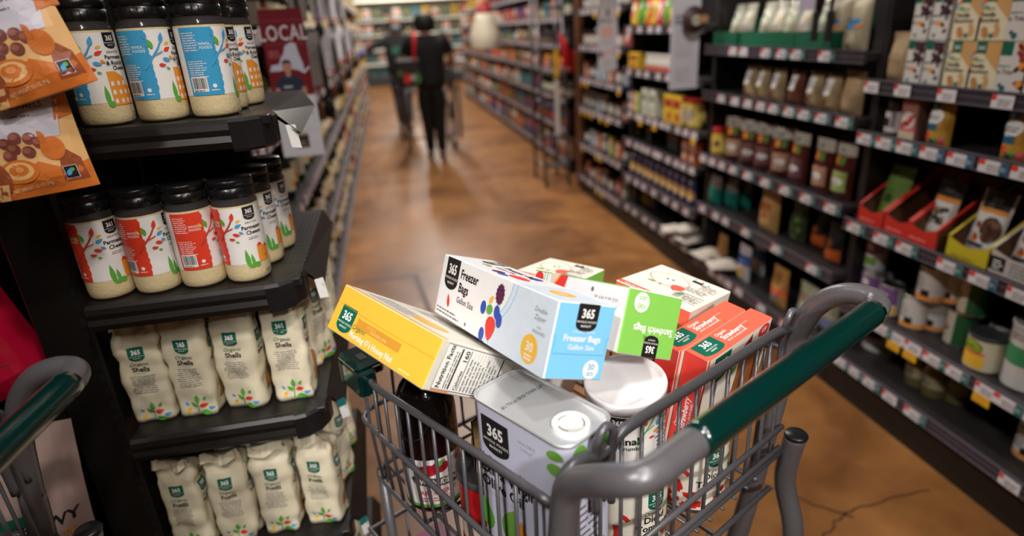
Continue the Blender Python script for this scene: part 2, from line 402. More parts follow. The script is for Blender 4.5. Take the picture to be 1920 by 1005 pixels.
gondola('black shelf unit of cartons and blue packets, third on the right', 1.56, 2.992, 4.098, 1, THIRD,
        {i: spread_tags(3.0, 4.08, .10 if i in (2, 3) else .15, [0, 0, 0, 3] if i == 3 else [0], i+5) for i in range(6)})
gondola('black shelf unit of small jars beside the wooden post', 1.56, 4.102, 5.20, 1, FOUR,
        {i: spread_tags(4.12, 5.16, .12, [0, 0, 3], i+15) for i in range(6)})
MB().box(1.60, 2.06, 5.26, 5.36, 0, 2.6, WOODM, .004).build('wooden_post', label='brown wooden end post between the two right shelf runs', cat='post')
# ------------------------------------------------------------------ packaged goods (local front is -Y, base at z=0)
def Sfront(d): return lambda x, y, o: (x, -d/2-o, y)
def Sright(w_): return lambda x, y, o: (w_/2+o, x, y)
def Stop(h): return lambda x, y, o: (x, y, h+o)
def Scyl(r, th0=0): return lambda x, y, o: ((r+o)*math.sin(th0+x/r), -(r+o)*math.cos(th0+x/r), y)
def carton(name, w_, d, h, base, D=[], DR=[], mats=None, cat='box', c=.0015):
    b = MB().box(-w_/2, w_/2, -d/2, d/2, 0, h, base, c, mats)
    if D: b.dec(D, Sfront(d))
    if DR: b.dec(DR, Sright(w_))
    return b.build(name, cat=cat)
CANM = M((178, 176, 172), .3, metal=1, var=.03)
def can(name, r, h, base, D=[], lidm=None, cat='can', n=28):
    o = MB().lathe([(r*.9, .003), (r*1.0, .0), (r*1.02, .002), (r*.985, .006), (r*.985, h-.006), (r*1.02, h-.002), (r, h), (r*.94, h), (r*.92, h-.004), (0.0001, h-.004)], CANM, n).build(name, cat=cat)
    l = MB().lathe([(r*.995, .006), (r*.995, h-.006)], base, n)
    if D: l.dec(D, Scyl(r*.995), .0003, .0001, .008)
    l.build('label', o)
    if lidm: MB().lathe([(r*1.04, h-.006), (r*1.04, h+.003), (r*1.0, h+.004), (r*.98, h+.001), (.0001, h+.001)], lidm, n).build('lid', o)
    return o
def jar(name, r, h, body, lidm, label, D=[], cat='jar', lh=.2, n=24, l0=.12, l1=.68, neck=.86):
    hb = h*(1-lh)
    o = MB().lathe([(0.0001, .0), (r*.92, 0), (r, .005), (r, hb*.86), (r*neck, hb*.98), (r*neck, hb)], body, n).build(name, cat=cat)
    if label:
        l = MB().lathe([(r*1.006, h*l0), (r*1.006, h*l1)], label, n)
        if D: l.dec(D, Scyl(r*1.006), .0003, .0001, .008)
        l.build('label', o)
    MB().lathe([(r*neck*1.0, hb-.002), (r*neck*1.06, hb), (r*neck*1.06, h-.002), (r*neck, h), (.0001, h)], lidm, n).build('lid', o)
    return o
def pouch_S(w_, h, d, seed, top=.10, bot=1.0):
    r = random.Random(seed); off = Vector((r.uniform(0, 50), r.uniform(0, 50), r.uniform(0, 50)))
    def S(x, y, o, side=1):
        u = max(-1, min(1, 2*x/w_)); t = max(0, min(1, y/h))
        prof = min(1, (1-t)/.55)**.8*(.55+.45*min(1, t/.12))*bot if t < 1 else 0
        th = d/2*max(0, 1-abs(u)**3)*prof+.0012
        nz = noise.noise(Vector((x*38, y*30, side*3))+off)*.0035*min(1, th/.01)
        return (x*(1-.03*math.sin(PI*t)), -side*(th+nz+o), y)
    return S
def pouch(name, w_, h, d, base, D=[], DL=None, cat='bag', seed=1, nx=9, nz=12, seal=None):
    S = pouch_S(w_, h, d, seed); b = MB()
    for sd in (1, -1):
        vs = [S(-w_/2+w_*i/nx, h*j/nz, 0, sd) for j in range(nz+1) for i in range(nx+1)]
        for j in range(nz):
            for i in range(nx):
                a = j*(nx+1)+i; f = (a, a+1, a+nx+2, a+nx+1)
                b.add([vs[q] for q in f], [(0, 1, 2, 3)], (seal if seal and j >= nz-1 else base), True)
    bt = [S(-w_/2+w_*i/nx, 0, 0, 1) for i in range(nx+1)]; bk = [S(-w_/2+w_*i/nx, 0, 0, -1) for i in range(nx+1)]
    b.add(bt+bk[::-1], [tuple(range(2*nx+2))], base)
    if D: b.dec(D, S, .0006, .00015, w_/9)
    o = b.build(name, cat=cat)
    if DL: MB().dec(DL, S, .0010, .00015, w_/9).build('label', o)
    return o
def bottle(name, r, h, body, capm, label=None, D=[], cat='bottle', n=20, shoulder=.62, neck=.34):
    o = MB().lathe([(.0001, 0), (r*.9, 0), (r, .006), (r, h*shoulder), (r*.9, h*(shoulder+.06)), (r*neck, h*(shoulder+.2)), (r*neck, h*.93), (.0001, h*.93)], body, n).build(name, cat=cat)
    MB().lathe([(r*neck*1.12, h*.88), (r*neck*1.12, h*.995), (r*neck, h), (.0001, h)], capm, n).build('cap', o)
    if label:
        l = MB().lathe([(r*1.01, h*.14), (r*1.01, h*.50)], label, n)
        if D: l.dec(D, Scyl(r*1.01), .0003, .0001, .01)
        l.build('label', o)
    return o
UN = {'N': 'nearest right unit', 'M': 'second right unit', 'T': 'third right unit', 'F': 'unit beside wooden post'}
SN = ['bottom', 'second-lowest', 'middle', 'second-highest', 'top']; SN6 = ['bottom', 'second-lowest', 'third-lowest', 'third-highest', 'second-highest', 'top']
def row(unit, i, items, x0=1.585):
    """items: (prototype, description, pixel column or Y, depth of the object[, z offset, x offset, turn])"""
    sh = {'N': NEAR, 'M': MIDS, 'T': THIRD, 'F': FOUR}[unit]; z = sh[i]-.003; nm = (SN6 if len(sh) == 6 else SN)[i]; cnt = {}
    tot = {}
    for it in items: tot[it[1]] = tot.get(it[1], 0)+1
    items = sorted(items, key=lambda t: t[2] if t[2] > 30 else -t[2])
    for it in items:
        o, ds, p, d = it[:4]; dz = it[4] if len(it) > 4 else 0; dx = it[5] if len(it) > 5 else 0; tr = it[6] if len(it) > 6 else 0
        y = atY(p, z+.05, x0+.02+dx) if p > 30 else p
        hw = max(abs(c[0]) for c in o.bound_box)*abs(math.cos(tr))+max(abs(c[1]) for c in o.bound_box)*abs(math.sin(tr))+.016; y_0, y_1 = {'N': (.62, 1.872), 'M': (1.876, 2.988), 'T': (2.992, 4.098), 'F': (4.102, 5.2)}[unit]
        y = max(y_0+hw, min(y_1-hw, y))
        k = cnt[ds] = cnt.get(ds, 0)+1
        lab = '%s%s, %s shelf, %s' % (ds, (', ' + ORD[k-1] + ' from left') if tot[ds] > 1 else '', nm, UN[unit])
        put(o, (x0+dx+d/2, y, z+dz), -PI/2+tr, lab, '%s on the %s shelf of the %s' % (o.name.split('.')[0].replace('_', ' ')+'s', nm, UN[unit]) if tot[ds] > 1 else None)
PLK = K(44, 26, 34); TAN = M((176, 148, 112), .5, bump=.15); OLIVE = K(120, 112, 62)
# near unit: cartons
def blot(x, y, w_, h, n, cols, seed):
    r = random.Random(seed); D = []
    for i in range(n): D += EL(x+r.random()*w_, y+r.random()*h, r.uniform(.006, .013), r.uniform(.005, .010), cols[i % len(cols)], r.random()*3, 10)
    return D
def fruit_carton(w_, h):
    return RC(-w_*.5, h*.80, w_*.42, h*.2, DGRN)+blot(0, h*.55, w_*.42, h*.40, 26, [PLK, K(70, 34, 52)], 2)+EL(-.004, h*.36, w_*.13, w_*.13, ORG)+LF(w_*.1, h*.38, .018, .012, -60, PLK)+LF(w_*.22, h*.15, .018, .012, 40, PLK)+LF(w_*.3, h*.42, .014, .009, 80, PLK)+BARS(-w_*.46, h*.5, w_*.5, h*.08, 1, DGRN, 3)+BARS(-w_*.46, h*.34, w_*.3, h*.1, 2, INK, 4)+EL(-w_*.22, h*.1, w_*.09, w_*.09, TEAL)
def rosemary_carton(w_, h):
    return P([(-w_*.1, h*.78), (w_*.5, h*.40), (w_*.5, h), (-w_*.1, h)], K(206, 158, 100))+RC(-w_*.34, h*.76, w_*.36, h*.24, DGRN)+T('365', -w_*.16, h*.84, .010, WHITE, 1, 'C')+T('Organic', -w_*.42, h*.60, .009, DGRN, 0)+T('Vanilla', -w_*.44, h*.47, .012, INK, 1.5)+T('Bourbon', -w_*.44, h*.36, .012, INK, 1.5)+LF(-w_*.4, h*.72, .016, .008, 60, RED)+LF(-w_*.36, h*.64, .015, .008, 20, GRN)+LF(-w_*.45, h*.66, .014, .008, 100, BLU)+blot(-w_*.36, h*.11, w_*.24, h*.12, 5, [K(190, 130, 80), K(206, 158, 100)], 5)+blot(w_*.1, h*.13, w_*.26, h*.16, 5, [K(206, 158, 100)], 8)+EL(w_*.05, h*.1, w_*.07, w_*.07, TEAL)
def trail_carton(w_, h):
    return RC(-w_*.5, h*.74, w_*.4, h*.26, DGRN)+blot(w_*.12, h*.48, w_*.38, h*.5, 16, [K(150, 40, 36), K(96, 26, 30), ORG], 3)+LF(w_*.1, h*.2, .03, .012, 15, K(130, 30, 36))+BARS(-w_*.46, h*.52, w_*.4, h*.06, 1, TEAL, 2)+T('n Trio', -w_*.46, h*.38, .012, INK, 1.5)+EL(-w_*.2, h*.1, w_*.1, w_*.1, TEAL)+LF(-w_*.35, h*.12, .014, .008, 60, INK)+blot(w_*.26, h*.12, w_*.1, h*.1, 3, [ORG, INK], 6)
SHR = M((214, 209, 205), .22, var=.02)
c_fr = carton('carton', .062, .10, .128, SHR, fruit_carton(.062, .128), cat='carton'); c_ro = carton('carton', .088, .10, .128, M((228, 218, 186), .3), rosemary_carton(.088, .128), cat='carton'); c_tr = carton('carton', .085, .10, .128, SHR, trail_carton(.085, .128), cat='carton')
it = []
for lvl, nm in ((0, 'lower'), (.130, 'upper')):
    it += [(c_fr, 'white carton with dark berries in %s row' % nm, 1722, .10, lvl), (c_fr, 'white carton with dark berries in %s row' % nm, 1757, .10, lvl), (c_ro, 'cream carton with tan biscuits in %s row' % nm, 1806, .10, lvl), (c_ro, 'cream carton with tan biscuits in %s row' % nm, 1852, .10, lvl), (c_tr, 'white carton with red berries in %s row' % nm, 1908, .10, lvl), (c_tr, 'white carton with red berries in %s row' % nm, 1962, .10, lvl)]
# the pixel columns above are lower-row centres at the shelf front
bag_tan = pouch('paper_bag', .10, .15, .07, TAN, BARS(-.03, .06, .06, .03, 3, K(140, 116, 84)), seed=4)
it += [(bag_tan, 'plain tan paper bag', 1655, .07, 0, .02)]
row('N', 4, it)
jam = jar('jar', .034, .115, M((36, 18, 22), .2), M((40, 34, 34), .3), M((212, 206, 204), .4), RC(-.02, .03, .026, .03, PLK)+RC(-.028, .062, .02, .012, WHITE)+BARS(-.02, .018, .03, .01, 1, GREYP)+RC(.01, .03, .014, .05, GREYP), lh=.2)
pinkp = carton('carton', .062, .05, .128, M((150, 104, 92), .45), RC(-.031, 0, .062, .03, M((206, 186, 160), .5))+RC(-.031, .028, .062, .014, K(206, 92, 116))+EL(0, .062, .026, .026, K(222, 206, 196))+blot(-.016, .048, .03, .026, 7, [K(158, 40, 44), K(190, 60, 60)], 2)+BARS(-.02, .10, .04, .018, 2, K(200, 84, 104), 3, al='C'), cat='carton')
PASTAY = M((196, 146, 62), .3, var=.25, scale=120, bump=.4)
pasta_t = pouch('pasta_bag', .085, .14, .05, PASTAY, RC(-.0425, .09, .04, .05, TEALB)+T('9', -.03, .105, .014, WHITE, 1)+EL(-.012, .085, .034, .022, WHITE)+BARS(-.034, .076, .045, .016, 2, K(90, 110, 130), 2)+RC(-.0425, .045, .05, .022, TEALB)+EL(-.018, .03, .008, .01, RED)+EL(.008, .02, .008, .008, GRN)+EL(.026, .016, .008, .012, K(220, 90, 110))+EL(-.004, .012, .006, .008, K(96, 70, 160)), seed=6, cat='pasta bag')
row('N', 3, [(bag_tan, 'tan paper bag behind the price tag', 1640, .07, 0, .06), (jam, 'dark jam jar with white label', 1675, .07), (pinkp, 'pink and cream carton with berries', 1712, .05), (pasta_t, 'teal and yellow pasta bag', 1762, .05), (pasta_t, 'teal and yellow pasta bag', 1908, .05), (pasta_t, 'teal and yellow pasta bag', 1960, .05)])
# near unit, display trays
KRAFT = M((112, 76, 52), .7); TRED = M((214, 52, 40), .45); TYL = M((206, 186, 44), .45); TGR = M((196, 188, 182), .5)
def tray(col, w_=.114, d=.20, hf=.045, hb=.20, D=[]):
    b = MB(); t = .003
    b.box(-w_/2, w_/2, -d/2, d/2, 0, t, KRAFT); b.box(-w_/2, w_/2, d/2-t, d/2, 0, hb, KRAFT)
    wave = [(-w_/2+w_*i/14, hf+.018*abs(2*i/14-1)**1.5) for i in range(15)]
    fr = [(-w_/2, 0), (w_/2, 0)]+wave[::-1]
    for (y, m) in ((-d/2, col), (-d/2+t, KRAFT)):
        vs, fs, _ = P(fr, m)[0]; b.add([(x, y, z) for x, z in vs], fs, m)
    for sx in (-1, 1):
        pr = [(-d/2, 0), (d/2, 0), (d/2, hb), (-d/2, hf+.018)]
        for xx, m in ((sx*w_/2, KRAFT), (sx*(w_/2-t), KRAFT)):
            vs, fs, _ = P(pr, m)[0]; b.add([(xx, y, z) for y, z in vs], fs, m)
        b.add([(sx*(w_/2+.001), -d/2, hf+.019), (sx*(w_/2-t*2.4), -d/2, hf+.019), (sx*(w_/2-t*2.4), d/2, hb+.001), (sx*(w_/2+.001), d/2, hb+.001)], [(0, 1, 2, 3)], col); b.add([(sx*(w_/2+.0006), -d/2, hf+.018), (sx*(w_/2+.0006), d/2, hb), (sx*(w_/2+.0006), d/2, hb-.012), (sx*(w_/2+.0006), -d/2, hf+.006)], [(0, 1, 2, 3)], col)
    if D: b.dec(D, Sfront(d))
    return b.build('display_tray', cat='tray')
t_red = tray(TRED, D=BARS(-.045, .012, .08, .012, 1, K(240, 150, 140), 3)); t_yel = tray(TYL, .136, D=BARS(-.05, .008, .1, .012, 1, K(150, 120, 40)))
t_gry = tray(TGR, .14, hf=.055, D=RC(-.07, .012, .045, .04, INK)+BARS(-.06, .018, .03, .028, 3, WHITE)+BARS(-.01, .012, .07, .04, 4, GREYP))
def meal(cols, seed): 
    D = RC(-.05, .135, .10, .055, M((34, 32, 32), .4))+T('RICE', 0, .155, .013, K(190, 180, 170), .8, 'C')+RC(-.05, .122, .10, .014, ORG)+RC(-.05, .02, .10, .103, WHITE)
    return D+EL(.018, .075, .034, .040, K(60, 44, 36), .3)+EL(.018, .075, .029, .034, cols[0], .3)+blot(0, .05, .04, .05, 14, cols[1:], seed)+blot(-.045, .04, .03, .06, 5, [K(180, 80, 50), ORG], seed+1)+RC(-.05, .02, .07, .012, K(60, 66, 84))
meal_b = pouch('meal_pouch', .115, .19, .03, M((206, 196, 190), .3), meal([K(96, 58, 38), K(76, 46, 32), K(120, 78, 50)], 4), seed=2, cat='pouch')
meal_k = pouch('meal_pouch', .10, .185, .03, M((206, 196, 190), .3), RC(-.05, .13, .1, .055, M((34, 32, 32), .4))+T('PILAF', 0, .15, .012, K(170, 160, 150), .8, 'C')+RC(-.05, .118, .1, .014, ORG)+RC(-.04, .02, .075, .096, WHITE)+blot(-.028, .05, .05, .05, 16, [INK, K(50, 46, 50), K(150, 120, 80)], 5), seed=3, cat='pouch')
meal_g = pouch('meal_pouch', .115, .19, .03, M((98, 128, 60), .35), RC(-.03, .06, .035, .03, K(52, 72, 40))+BARS(-.03, .1, .05, .012, 1, K(60, 84, 44)), seed=5, cat='pouch')
row('N', 2, [(t_red, 'red cardboard tray with brown inside', 1643, .20), (t_red, 'red cardboard tray with brown inside', 1694, .20), (t_red, 'red cardboard tray with brown inside', 1740, .20), (t_yel, 'yellow cardboard display tray', 1826, .20), (t_gry, 'grey printed display tray', 1915, .20)], 1.59)
for o, px, ds, tr, zz in ((meal_g, 1662, 'green pouch leaning in the leftmost red tray, nearest right-hand shelf unit', .1, .705), (meal_k, 1752, 'white pouch with black rice picture in the third red tray', 0, .705), (meal_b, 1836, 'white rice pouch with brown bowl picture in the yellow tray', 0, .705), (meal_b, 1925, 'white rice pouch with brown bowl picture in the grey tray', 0, .705)):
    y = atY(px, zz+.08, 1.64); put(o, (1.655, y, zz+.009), (math.radians(-12), 0, -PI/2), ds, None, (.90, 1, 1))
# near unit, cans
PUR = K(116, 84, 138); GRC = M((96, 128, 60), .4)
veg = can('can', .038, .115, M((196, 194, 200), .4), P([(-.05, .05), (.05, .07), (.05, .115-.008), (-.05, .115-.008)], PUR)+RC(-.03, .02, .06, .03, K(110, 150, 60))+EL(.0, .085, .016, .012, WHITE)+BARS(-.014, .08, .03, .01, 1, PUR), cat='can')
corn = can('can', .038, .112, M((188, 186, 194), .4), P([(-.05, .055), (.05, .045), (.05, .105), (-.05, .105)], PUR)+RC(-.05, .01, .10, .03, YEL)+EL(.01, .03, .03, .016, K(232, 196, 60))+BARS(-.02, .075, .04, .016, 2, WHITE, 2), cat='can')
wcan = can('can', .043, .117, M((208, 203, 200), .45), RC(-.13, .008, .26, .014, ORG)+RC(.0, .02, .026, .022, INK)+BARS(-.04, .04, .05, .05, 5, GREYP, 3)+LF(-.03, .10, .03, .016, 10, GRN), cat='can')
gcan = can('can', .043, .117, M((40, 92, 58), .4), RC(-.06, .006, .07, .105, M((196, 190, 170), .5))+EL(-.03, .06, .016, .014, K(170, 80, 50))+ST([(-.05, .05), (-.03, .04), (-.005, .06)], .008, GRC)+BARS(-.05, .09, .04, .01, 1, DGRN), cat='can')
ycan = can('can', .050, .108, M((206, 196, 172), .45), RC(-.05, .012, .085, .042, YEL)+EL(-.01, .075, .036, .022, M((70, 96, 30), .5))+EL(-.01, .075, .032, .018, K(158, 176, 50))+BARS(-.036, .066, .055, .02, 2, K(60, 80, 30), 3)+P([(-.05, .052), (.034, .056), (.034, .062), (-.05, .058)], RED), lidm=M((48, 50, 54), .35), cat='can')
whc = can('canister', .060, .19, M((206, 202, 200), .45), RC(-.19, .075, .38, .055, M((60, 140, 92), .5))+BARS(-.03, .15, .05, .02, 2, GREYP), lidm=M((206, 202, 200), .4), cat='canister')
row('N', 1, [(veg, 'purple and green vegetable can in upper row', 1618, .076, .1155, .06), (veg, 'purple and green vegetable can in lower row', 1610, .076, 0, .06), (veg, 'purple and green vegetable can in lower row', 1628, .076, 0, .03), (corn, 'purple and yellow corn can', 1643, .076, 0, .10), (corn, 'purple and yellow corn can', 1662, .076, 0, .02),
             (wcan, 'white can with orange band in lower row', 1705, .09, 0, .02), (wcan, 'white can with orange band in upper row', 1724, .09, .1175, .02), (wcan, 'white can with orange band in lower row', 1745, .09, 0, .07), (wcan, 'white can with orange band in upper row', 1763, .09, .1175, .07),
             (gcan, 'dark green can with cream panel, upper row', 1802, .09, .1175, .06), (gcan, 'dark green can with cream panel, lower row', 1790, .09, 0, .06), (ycan, 'cream can with yellow label and black lid', 1832, .10, 0, .0), (wcan, 'white can behind the yellow label can', 1868, .09, 0, .09), (whc, 'tall white canister with green band', 1905, .13, 0, .01)], 1.585)
GLASSJ = M((126, 118, 78), .12, trans=.3)
oj = jar('jar', .042, .13, M((104, 96, 60), .15, var=.3, scale=40), M((150, 146, 120), .3), M((150, 142, 112), .5), BARS(-.03, .03, .05, .03, 3, K(96, 90, 60)), lh=.14, l0=.3, l1=.6)
bowl = can('tub', .055, .065, M((190, 186, 180), .4), BARS(-.03, .03, .06, .02, 2, GREYP), lidm=M((70, 66, 62), .4), cat='tub')
row('N', 0, [(bowl, 'white tub with dark lid', 1612, .11, 0, .10), (oj, 'olive green glass jar', 1668, .084, 0, .12), (oj, 'olive green glass jar', 1714, .084, 0, .06), (oj, 'olive green glass jar', 1745, .084, 0, .06), (oj, 'olive green glass jar', 1788, .084, 0, .10), (wcan, 'white can at the frame edge', 1925, .09, 0, .06)], 1.585)
# ---- second unit
GTRAY = M((18, 96, 68), .5)
b_ = MB().box(-.105, .105, -.09, .09, 0, .004, GTRAY); b_.box(-.105, .105, -.09, -.086, 0, .065, GTRAY); b_.box(-.105, .105, .086, .09, 0, .12, GTRAY); b_.box(-.105, -.101, -.09, .09, 0, .065, GTRAY); b_.box(.101, .105, -.09, .09, 0, .065, GTRAY)
gtray = b_.build('display_tray', cat='tray')
CLR = M((196, 194, 176), .18, var=.15, scale=50, bump=.4)
veg_bag = pouch('snack_bag', .10, .17, .06, CLR, P([(-.05, .02), (.01, .01), (.03, .12), (-.04, .14)], K(226, 226, 206))+blot(-.04, .03, .07, .08, 8, [K(160, 190, 110), K(206, 214, 170), K(214, 176, 120)], 3)+BARS(-.03, .11, .05, .02, 2, DGRN), seed=8)
veg_bag2 = pouch('snack_bag', .10, .17, .06, CLR, P([(-.04, .02), (.04, .03), (.03, .14), (-.03, .13)], K(224, 216, 200))+blot(-.02, .03, .06, .08, 8, [K(222, 170, 140), K(214, 190, 110), WHITE], 9), seed=9)
sand = pouch('flour_bag', .105, .17, .07, M((196, 182, 152), .5, bump=.2), P([(-.04, .07), (.03, .07), (.03, .105), (-.045, .105)], K(60, 140, 190))+LF(.01, .075, .035, .018, 15, ORG)+BARS(-.03, .13, .055, .02, 2, K(160, 146, 120)), seed=11)
row('M', 4, [(gtray, 'green cardboard tray of snack bags', 1366, .18), (gtray, 'green cardboard tray of snack bags', 1421, .18), (gtray, 'green cardboard tray of snack bags', 1468, .18), (gtray, 'green cardboard tray of snack bags', 1532, .18), (sand, 'sand-coloured bag with blue label', 1566, .07, 0, .03), (sand, 'sand-coloured bag with blue label', 1604, .07, 0, .03)], 1.59)
gts = sorted([o for o in bpy.data.objects if o.get('label', '').startswith('green cardboard tray')], key=lambda o: -o.location.y)
for i in range(8):
    y = gts[i//2].location.y+(.047 if i % 2 == 0 else -.047)
    put((veg_bag, veg_bag2)[i % 2], (1.672, y, 1.2825), (math.radians(-9), 0, -PI/2), '%s snack bag, %s from left in the green trays' % (('pale green', 'peach')[i % 2], ORD[i]), None, (.88, .85, 1))
NUTB = M((176, 152, 116), .16, var=.35, scale=90, bump=.5); NUTR = M((112, 66, 52), .16, var=.3, scale=90, bump=.5)
def nut(m, seed): return pouch('nut_bag', .085, .135, .07, m, [], RC(-.034, .06, .05, .055, WHITE)+BARS(-.03, .066, .042, .042, 4, GREYP, seed)+RC(-.026, .018, .034, .03, K(110, 60, 48)), seed=seed)
nb1, nb2 = nut(NUTB, 21), nut(NUTR, 22)
row('M', 3, [(nb1 if i in (0, 1, 2, 4, 5) else nb2, 'white-labelled bag of %s' % ('pale nuts' if i in (0, 1, 2, 4, 5) else 'red beans'), px, .07, 0, .02) for i, px in enumerate((1405, 1428, 1456, 1490, 1524, 1556))]+[(bag_tan, 'tan bag with white label strip', 1594, .07, 0, .02), (nb2, 'white-labelled bag of red beans', 1330, .07, 0, .2)])
yjar = jar('jar', .044, .135, M((190, 154, 62), .2, var=.15), M((186, 34, 34), .35), M((214, 182, 92), .4), BARS(-.02, .04, .04, .03, 2, K(110, 80, 30))+EL(.03, .06, .012, .016, INK), lh=.16)
JER = M((82, 36, 30), .2, var=.25, scale=50, bump=.3)
def jerky(lab, seed): return pouch('stand_up_pouch', .105, .21, .06, JER, RC(-.052, .165, .105, .045, M((176, 168, 158), .3))+LF(-.02, .18, .022, .014, 10, DGRN)+RC(-.03, .13, .02, .03, ORG)+RC(-.005, .13, .024, .03, K(90, 130, 60)), RC(-.036, .03, .075, .075, lab)+EL(0, .068, .026, .014, WHITE)+BARS(-.02, .062, .04, .010, 1, GREYP, seed), seed=seed, cat='pouch')
jp1, jp2, jp3 = jerky(K(176, 136, 112), 31), jerky(K(150, 168, 96), 32), jerky(K(108, 70, 76), 33)
row('M', 2, [(yjar, 'yellow jar with red lid', 1338, .088, 0, .02), (yjar, 'yellow jar with red lid', 1356, .088, 0, .06), (jp1, 'red-brown pouch with tan label', 1374, .06, 0, .02, .5), (jp3, 'red-brown pouch with plum label', 1402, .06, 0, .02, .6), (jp3, 'red-brown pouch with plum label', 1430, .06, 0, .03, .5), (jp1, 'red-brown pouch with tan label', 1462, .06, 0, .03, .6), (jp3, 'red-brown pouch with plum label', 1494, .06, 0, .02), (jp1, 'red-brown pouch with tan label', 1538, .06, 0, .02), (jp2, 'red-brown pouch with green label', 1576, .06, 0, .03)])
TEALB_ = M((20, 112, 104), .4)
tbag = pouch('bag', .11, .16, .07, TEALB_, P([(-.055, .10), (.055, .09), (.055, .16), (-.055, .16)], M((110, 102, 96), .4)), seed=41); tanb = pouch('chip_bag', .14, .20, .07, M((190, 152, 96), .4, bump=.3), BARS(-.045, .10, .09, .035, 2, K(178, 40, 36), 3, .7, 'C')+P([(-.02, .05), (.03, .08), (.0, .09)], K(186, 70, 50))+EL(-.05, .03, .01, .008, BLU), seed=42)
dgb = pouch('leafy_bag', .10, .17, .06, M((60, 72, 46), .3, var=.3, scale=60), blot(-.03, .02, .06, .09, 10, [K(110, 140, 70), K(84, 110, 56)], 3), seed=43); bkb = pouch('snack_bag', .085, .16, .06, M((30, 30, 34), .35), RC(-.04, .01, .08, .05, K(196, 92, 34))+BARS(-.03, .07, .05, .03, 3, K(196, 110, 60)), seed=44)
row('M', 1, [(tbag, 'teal bag with grey top', 1336, .07, 0, .02), (tbag, 'teal bag with grey top', 1368, .07, 0, .06), (tbag, 'teal bag with grey top', 1392, .07, 0, .12), (tanb, 'tan chip bag with red lettering', 1438, .07, 0, .03), (dgb, 'clear bag of dark leaves', 1494, .06, 0, .06), (bkb, 'black bag with orange bottom', 1535, .06, 0, .10), (bkb, 'black bag with orange bottom', 1562, .06, 0, .04)])
flat = pouch('flat_packet', .12, .15, .05, M((206, 196, 184), .35, bump=.2), RC(-.03, .03, .07, .06, K(64, 90, 150))+BARS(-.03, .1, .06, .02, 2, RED), seed=51)
brn = pouch('nut_bag', .085, .16, .06, M((168, 122, 72), .3, var=.25), P([(-.04, .02), (.0, .03), (-.01, .07), (-.04, .06)], K(176, 110, 70))+RC(-.02, .02, .05, .04, K(200, 188, 176)), seed=52); bw = pouch('pasta_bag', .10, .185, .05, M((196, 196, 206), .3), RC(-.05, .085, .10, .05, K(30, 66, 150))+T('RIGATONI', 0, .10, .014, K(150, 180, 230), 1, 'C')+RC(-.03, .015, .06, .065, K(196, 166, 106)), seed=53)
org_b = pouch('chip_bag', .11, .18, .06, M((176, 132, 74), .4, bump=.25), RC(-.055, .055, .11, .03, K(226, 104, 66))+EL(0, .13, .024, .03, K(140, 96, 50))+RC(-.03, .035, .06, .02, K(96, 110, 130)), seed=54); clr = pouch('grain_bag', .13, .17, .07, M((170, 172, 146), .2, var=.25, scale=40), BARS(-.03, .10, .06, .03, 2, K(150, 80, 70), 2)+P([(-.06, .01), (.05, .02), (.05, .07), (-.06, .06)], K(120, 130, 170)), seed=55)
row('M', 0, [(brn, 'brown bag of nuts', 1352, .06, 0, .04), (bw, 'blue and white pasta bag', 1394, .05, 0, .03), (bw, 'blue and white pasta bag', 1422, .05, 0, .14), (org_b, 'tan bag with orange band', 1458, .06, 0, .02), (clr, 'clear grain bag with blue label', 1510, .07, 0, .03), (clr, 'clear grain bag with blue label', 1552, .07, 0, .06)])
for i, (y, z, rz) in enumerate(((2.90, .168, .2), (2.70, .168, -.2), (3.09, .192, .2), (3.26, .192, -.2), (3.12, .246, .1))):
    put(flat, (1.66, y, z+.030), (PI/2*.97, .06, -PI/2+rz), 'white and blue flat packet lying on the bottom shelf, %s from right' % ORD[1-i if i < 2 else i], 'flat packets on the bottom shelf')
# ---- third and fourth units
def cp(col, seed, w_=.085, h=.15, d=.05):
    r = random.Random(seed); a = [K(240, 205, 70), K(226, 80, 60), K(90, 170, 200), K(110, 170, 70), K(230, 225, 215), K(190, 60, 100)]
    return pouch('snack_pouch', w_, h, d, col, EL(0, h*.55, w_*.34, h*.28, r.choice(a))+EL(0, h*.5, w_*.2, h*.17, r.choice(a))+BARS(-w_*.3, h*.75, w_*.6, h*.12, 1, WHITE, seed, .7, 'C'), seed=seed, cat='pouch')
cps = [(cp(K(236, 186, 60), 61), 'yellow'), (cp(K(206, 50, 70), 62), 'red'), (cp(K(90, 150, 60), 63), 'green'), (cp(K(226, 110, 50), 64), 'orange')]
def bx(col, seed, w_, h, d, acc=None):
    r = random.Random(seed); acc = acc or K(236, 228, 214)
    return carton('carton', w_, d, h, M(col, .45), RC(-w_*.4, h*.55, w_*.8, h*.3, acc)+BARS(-w_*.34, h*.6, w_*.68, h*.2, 2, INK if r.random() < .5 else RED, seed, .6, 'C')+EL(r.uniform(-.1, .1)*w_, h*.25, w_*.25, h*.16, acc), cat='carton')
ybox = bx((226, 180, 48), 71, .15, .10, .08, K(170, 60, 40)); wj = jar('jar', .036, .10, M((206, 200, 190), .3), M((214, 208, 200), .35), M((206, 90, 64), .4), [], lh=.2, l0=.05, l1=.3)
row('T', 5, [(cps[i % 4][0], '%s snack pouch' % cps[i % 4][1], px, .05, 0, .01) for i, px in enumerate((1180, 1190, 1204, 1217, 1228, 1240, 1252, 1264, 1280, 1294))])
row('T', 4, [(ybox, 'yellow and red carton', 1192, .08, 0, .0)]+[(wj, 'white jar with red base band', px, .072, 0, .02) for px in (1217, 1226, 1236, 1246, 1256, 1268, 1279, 1289)])
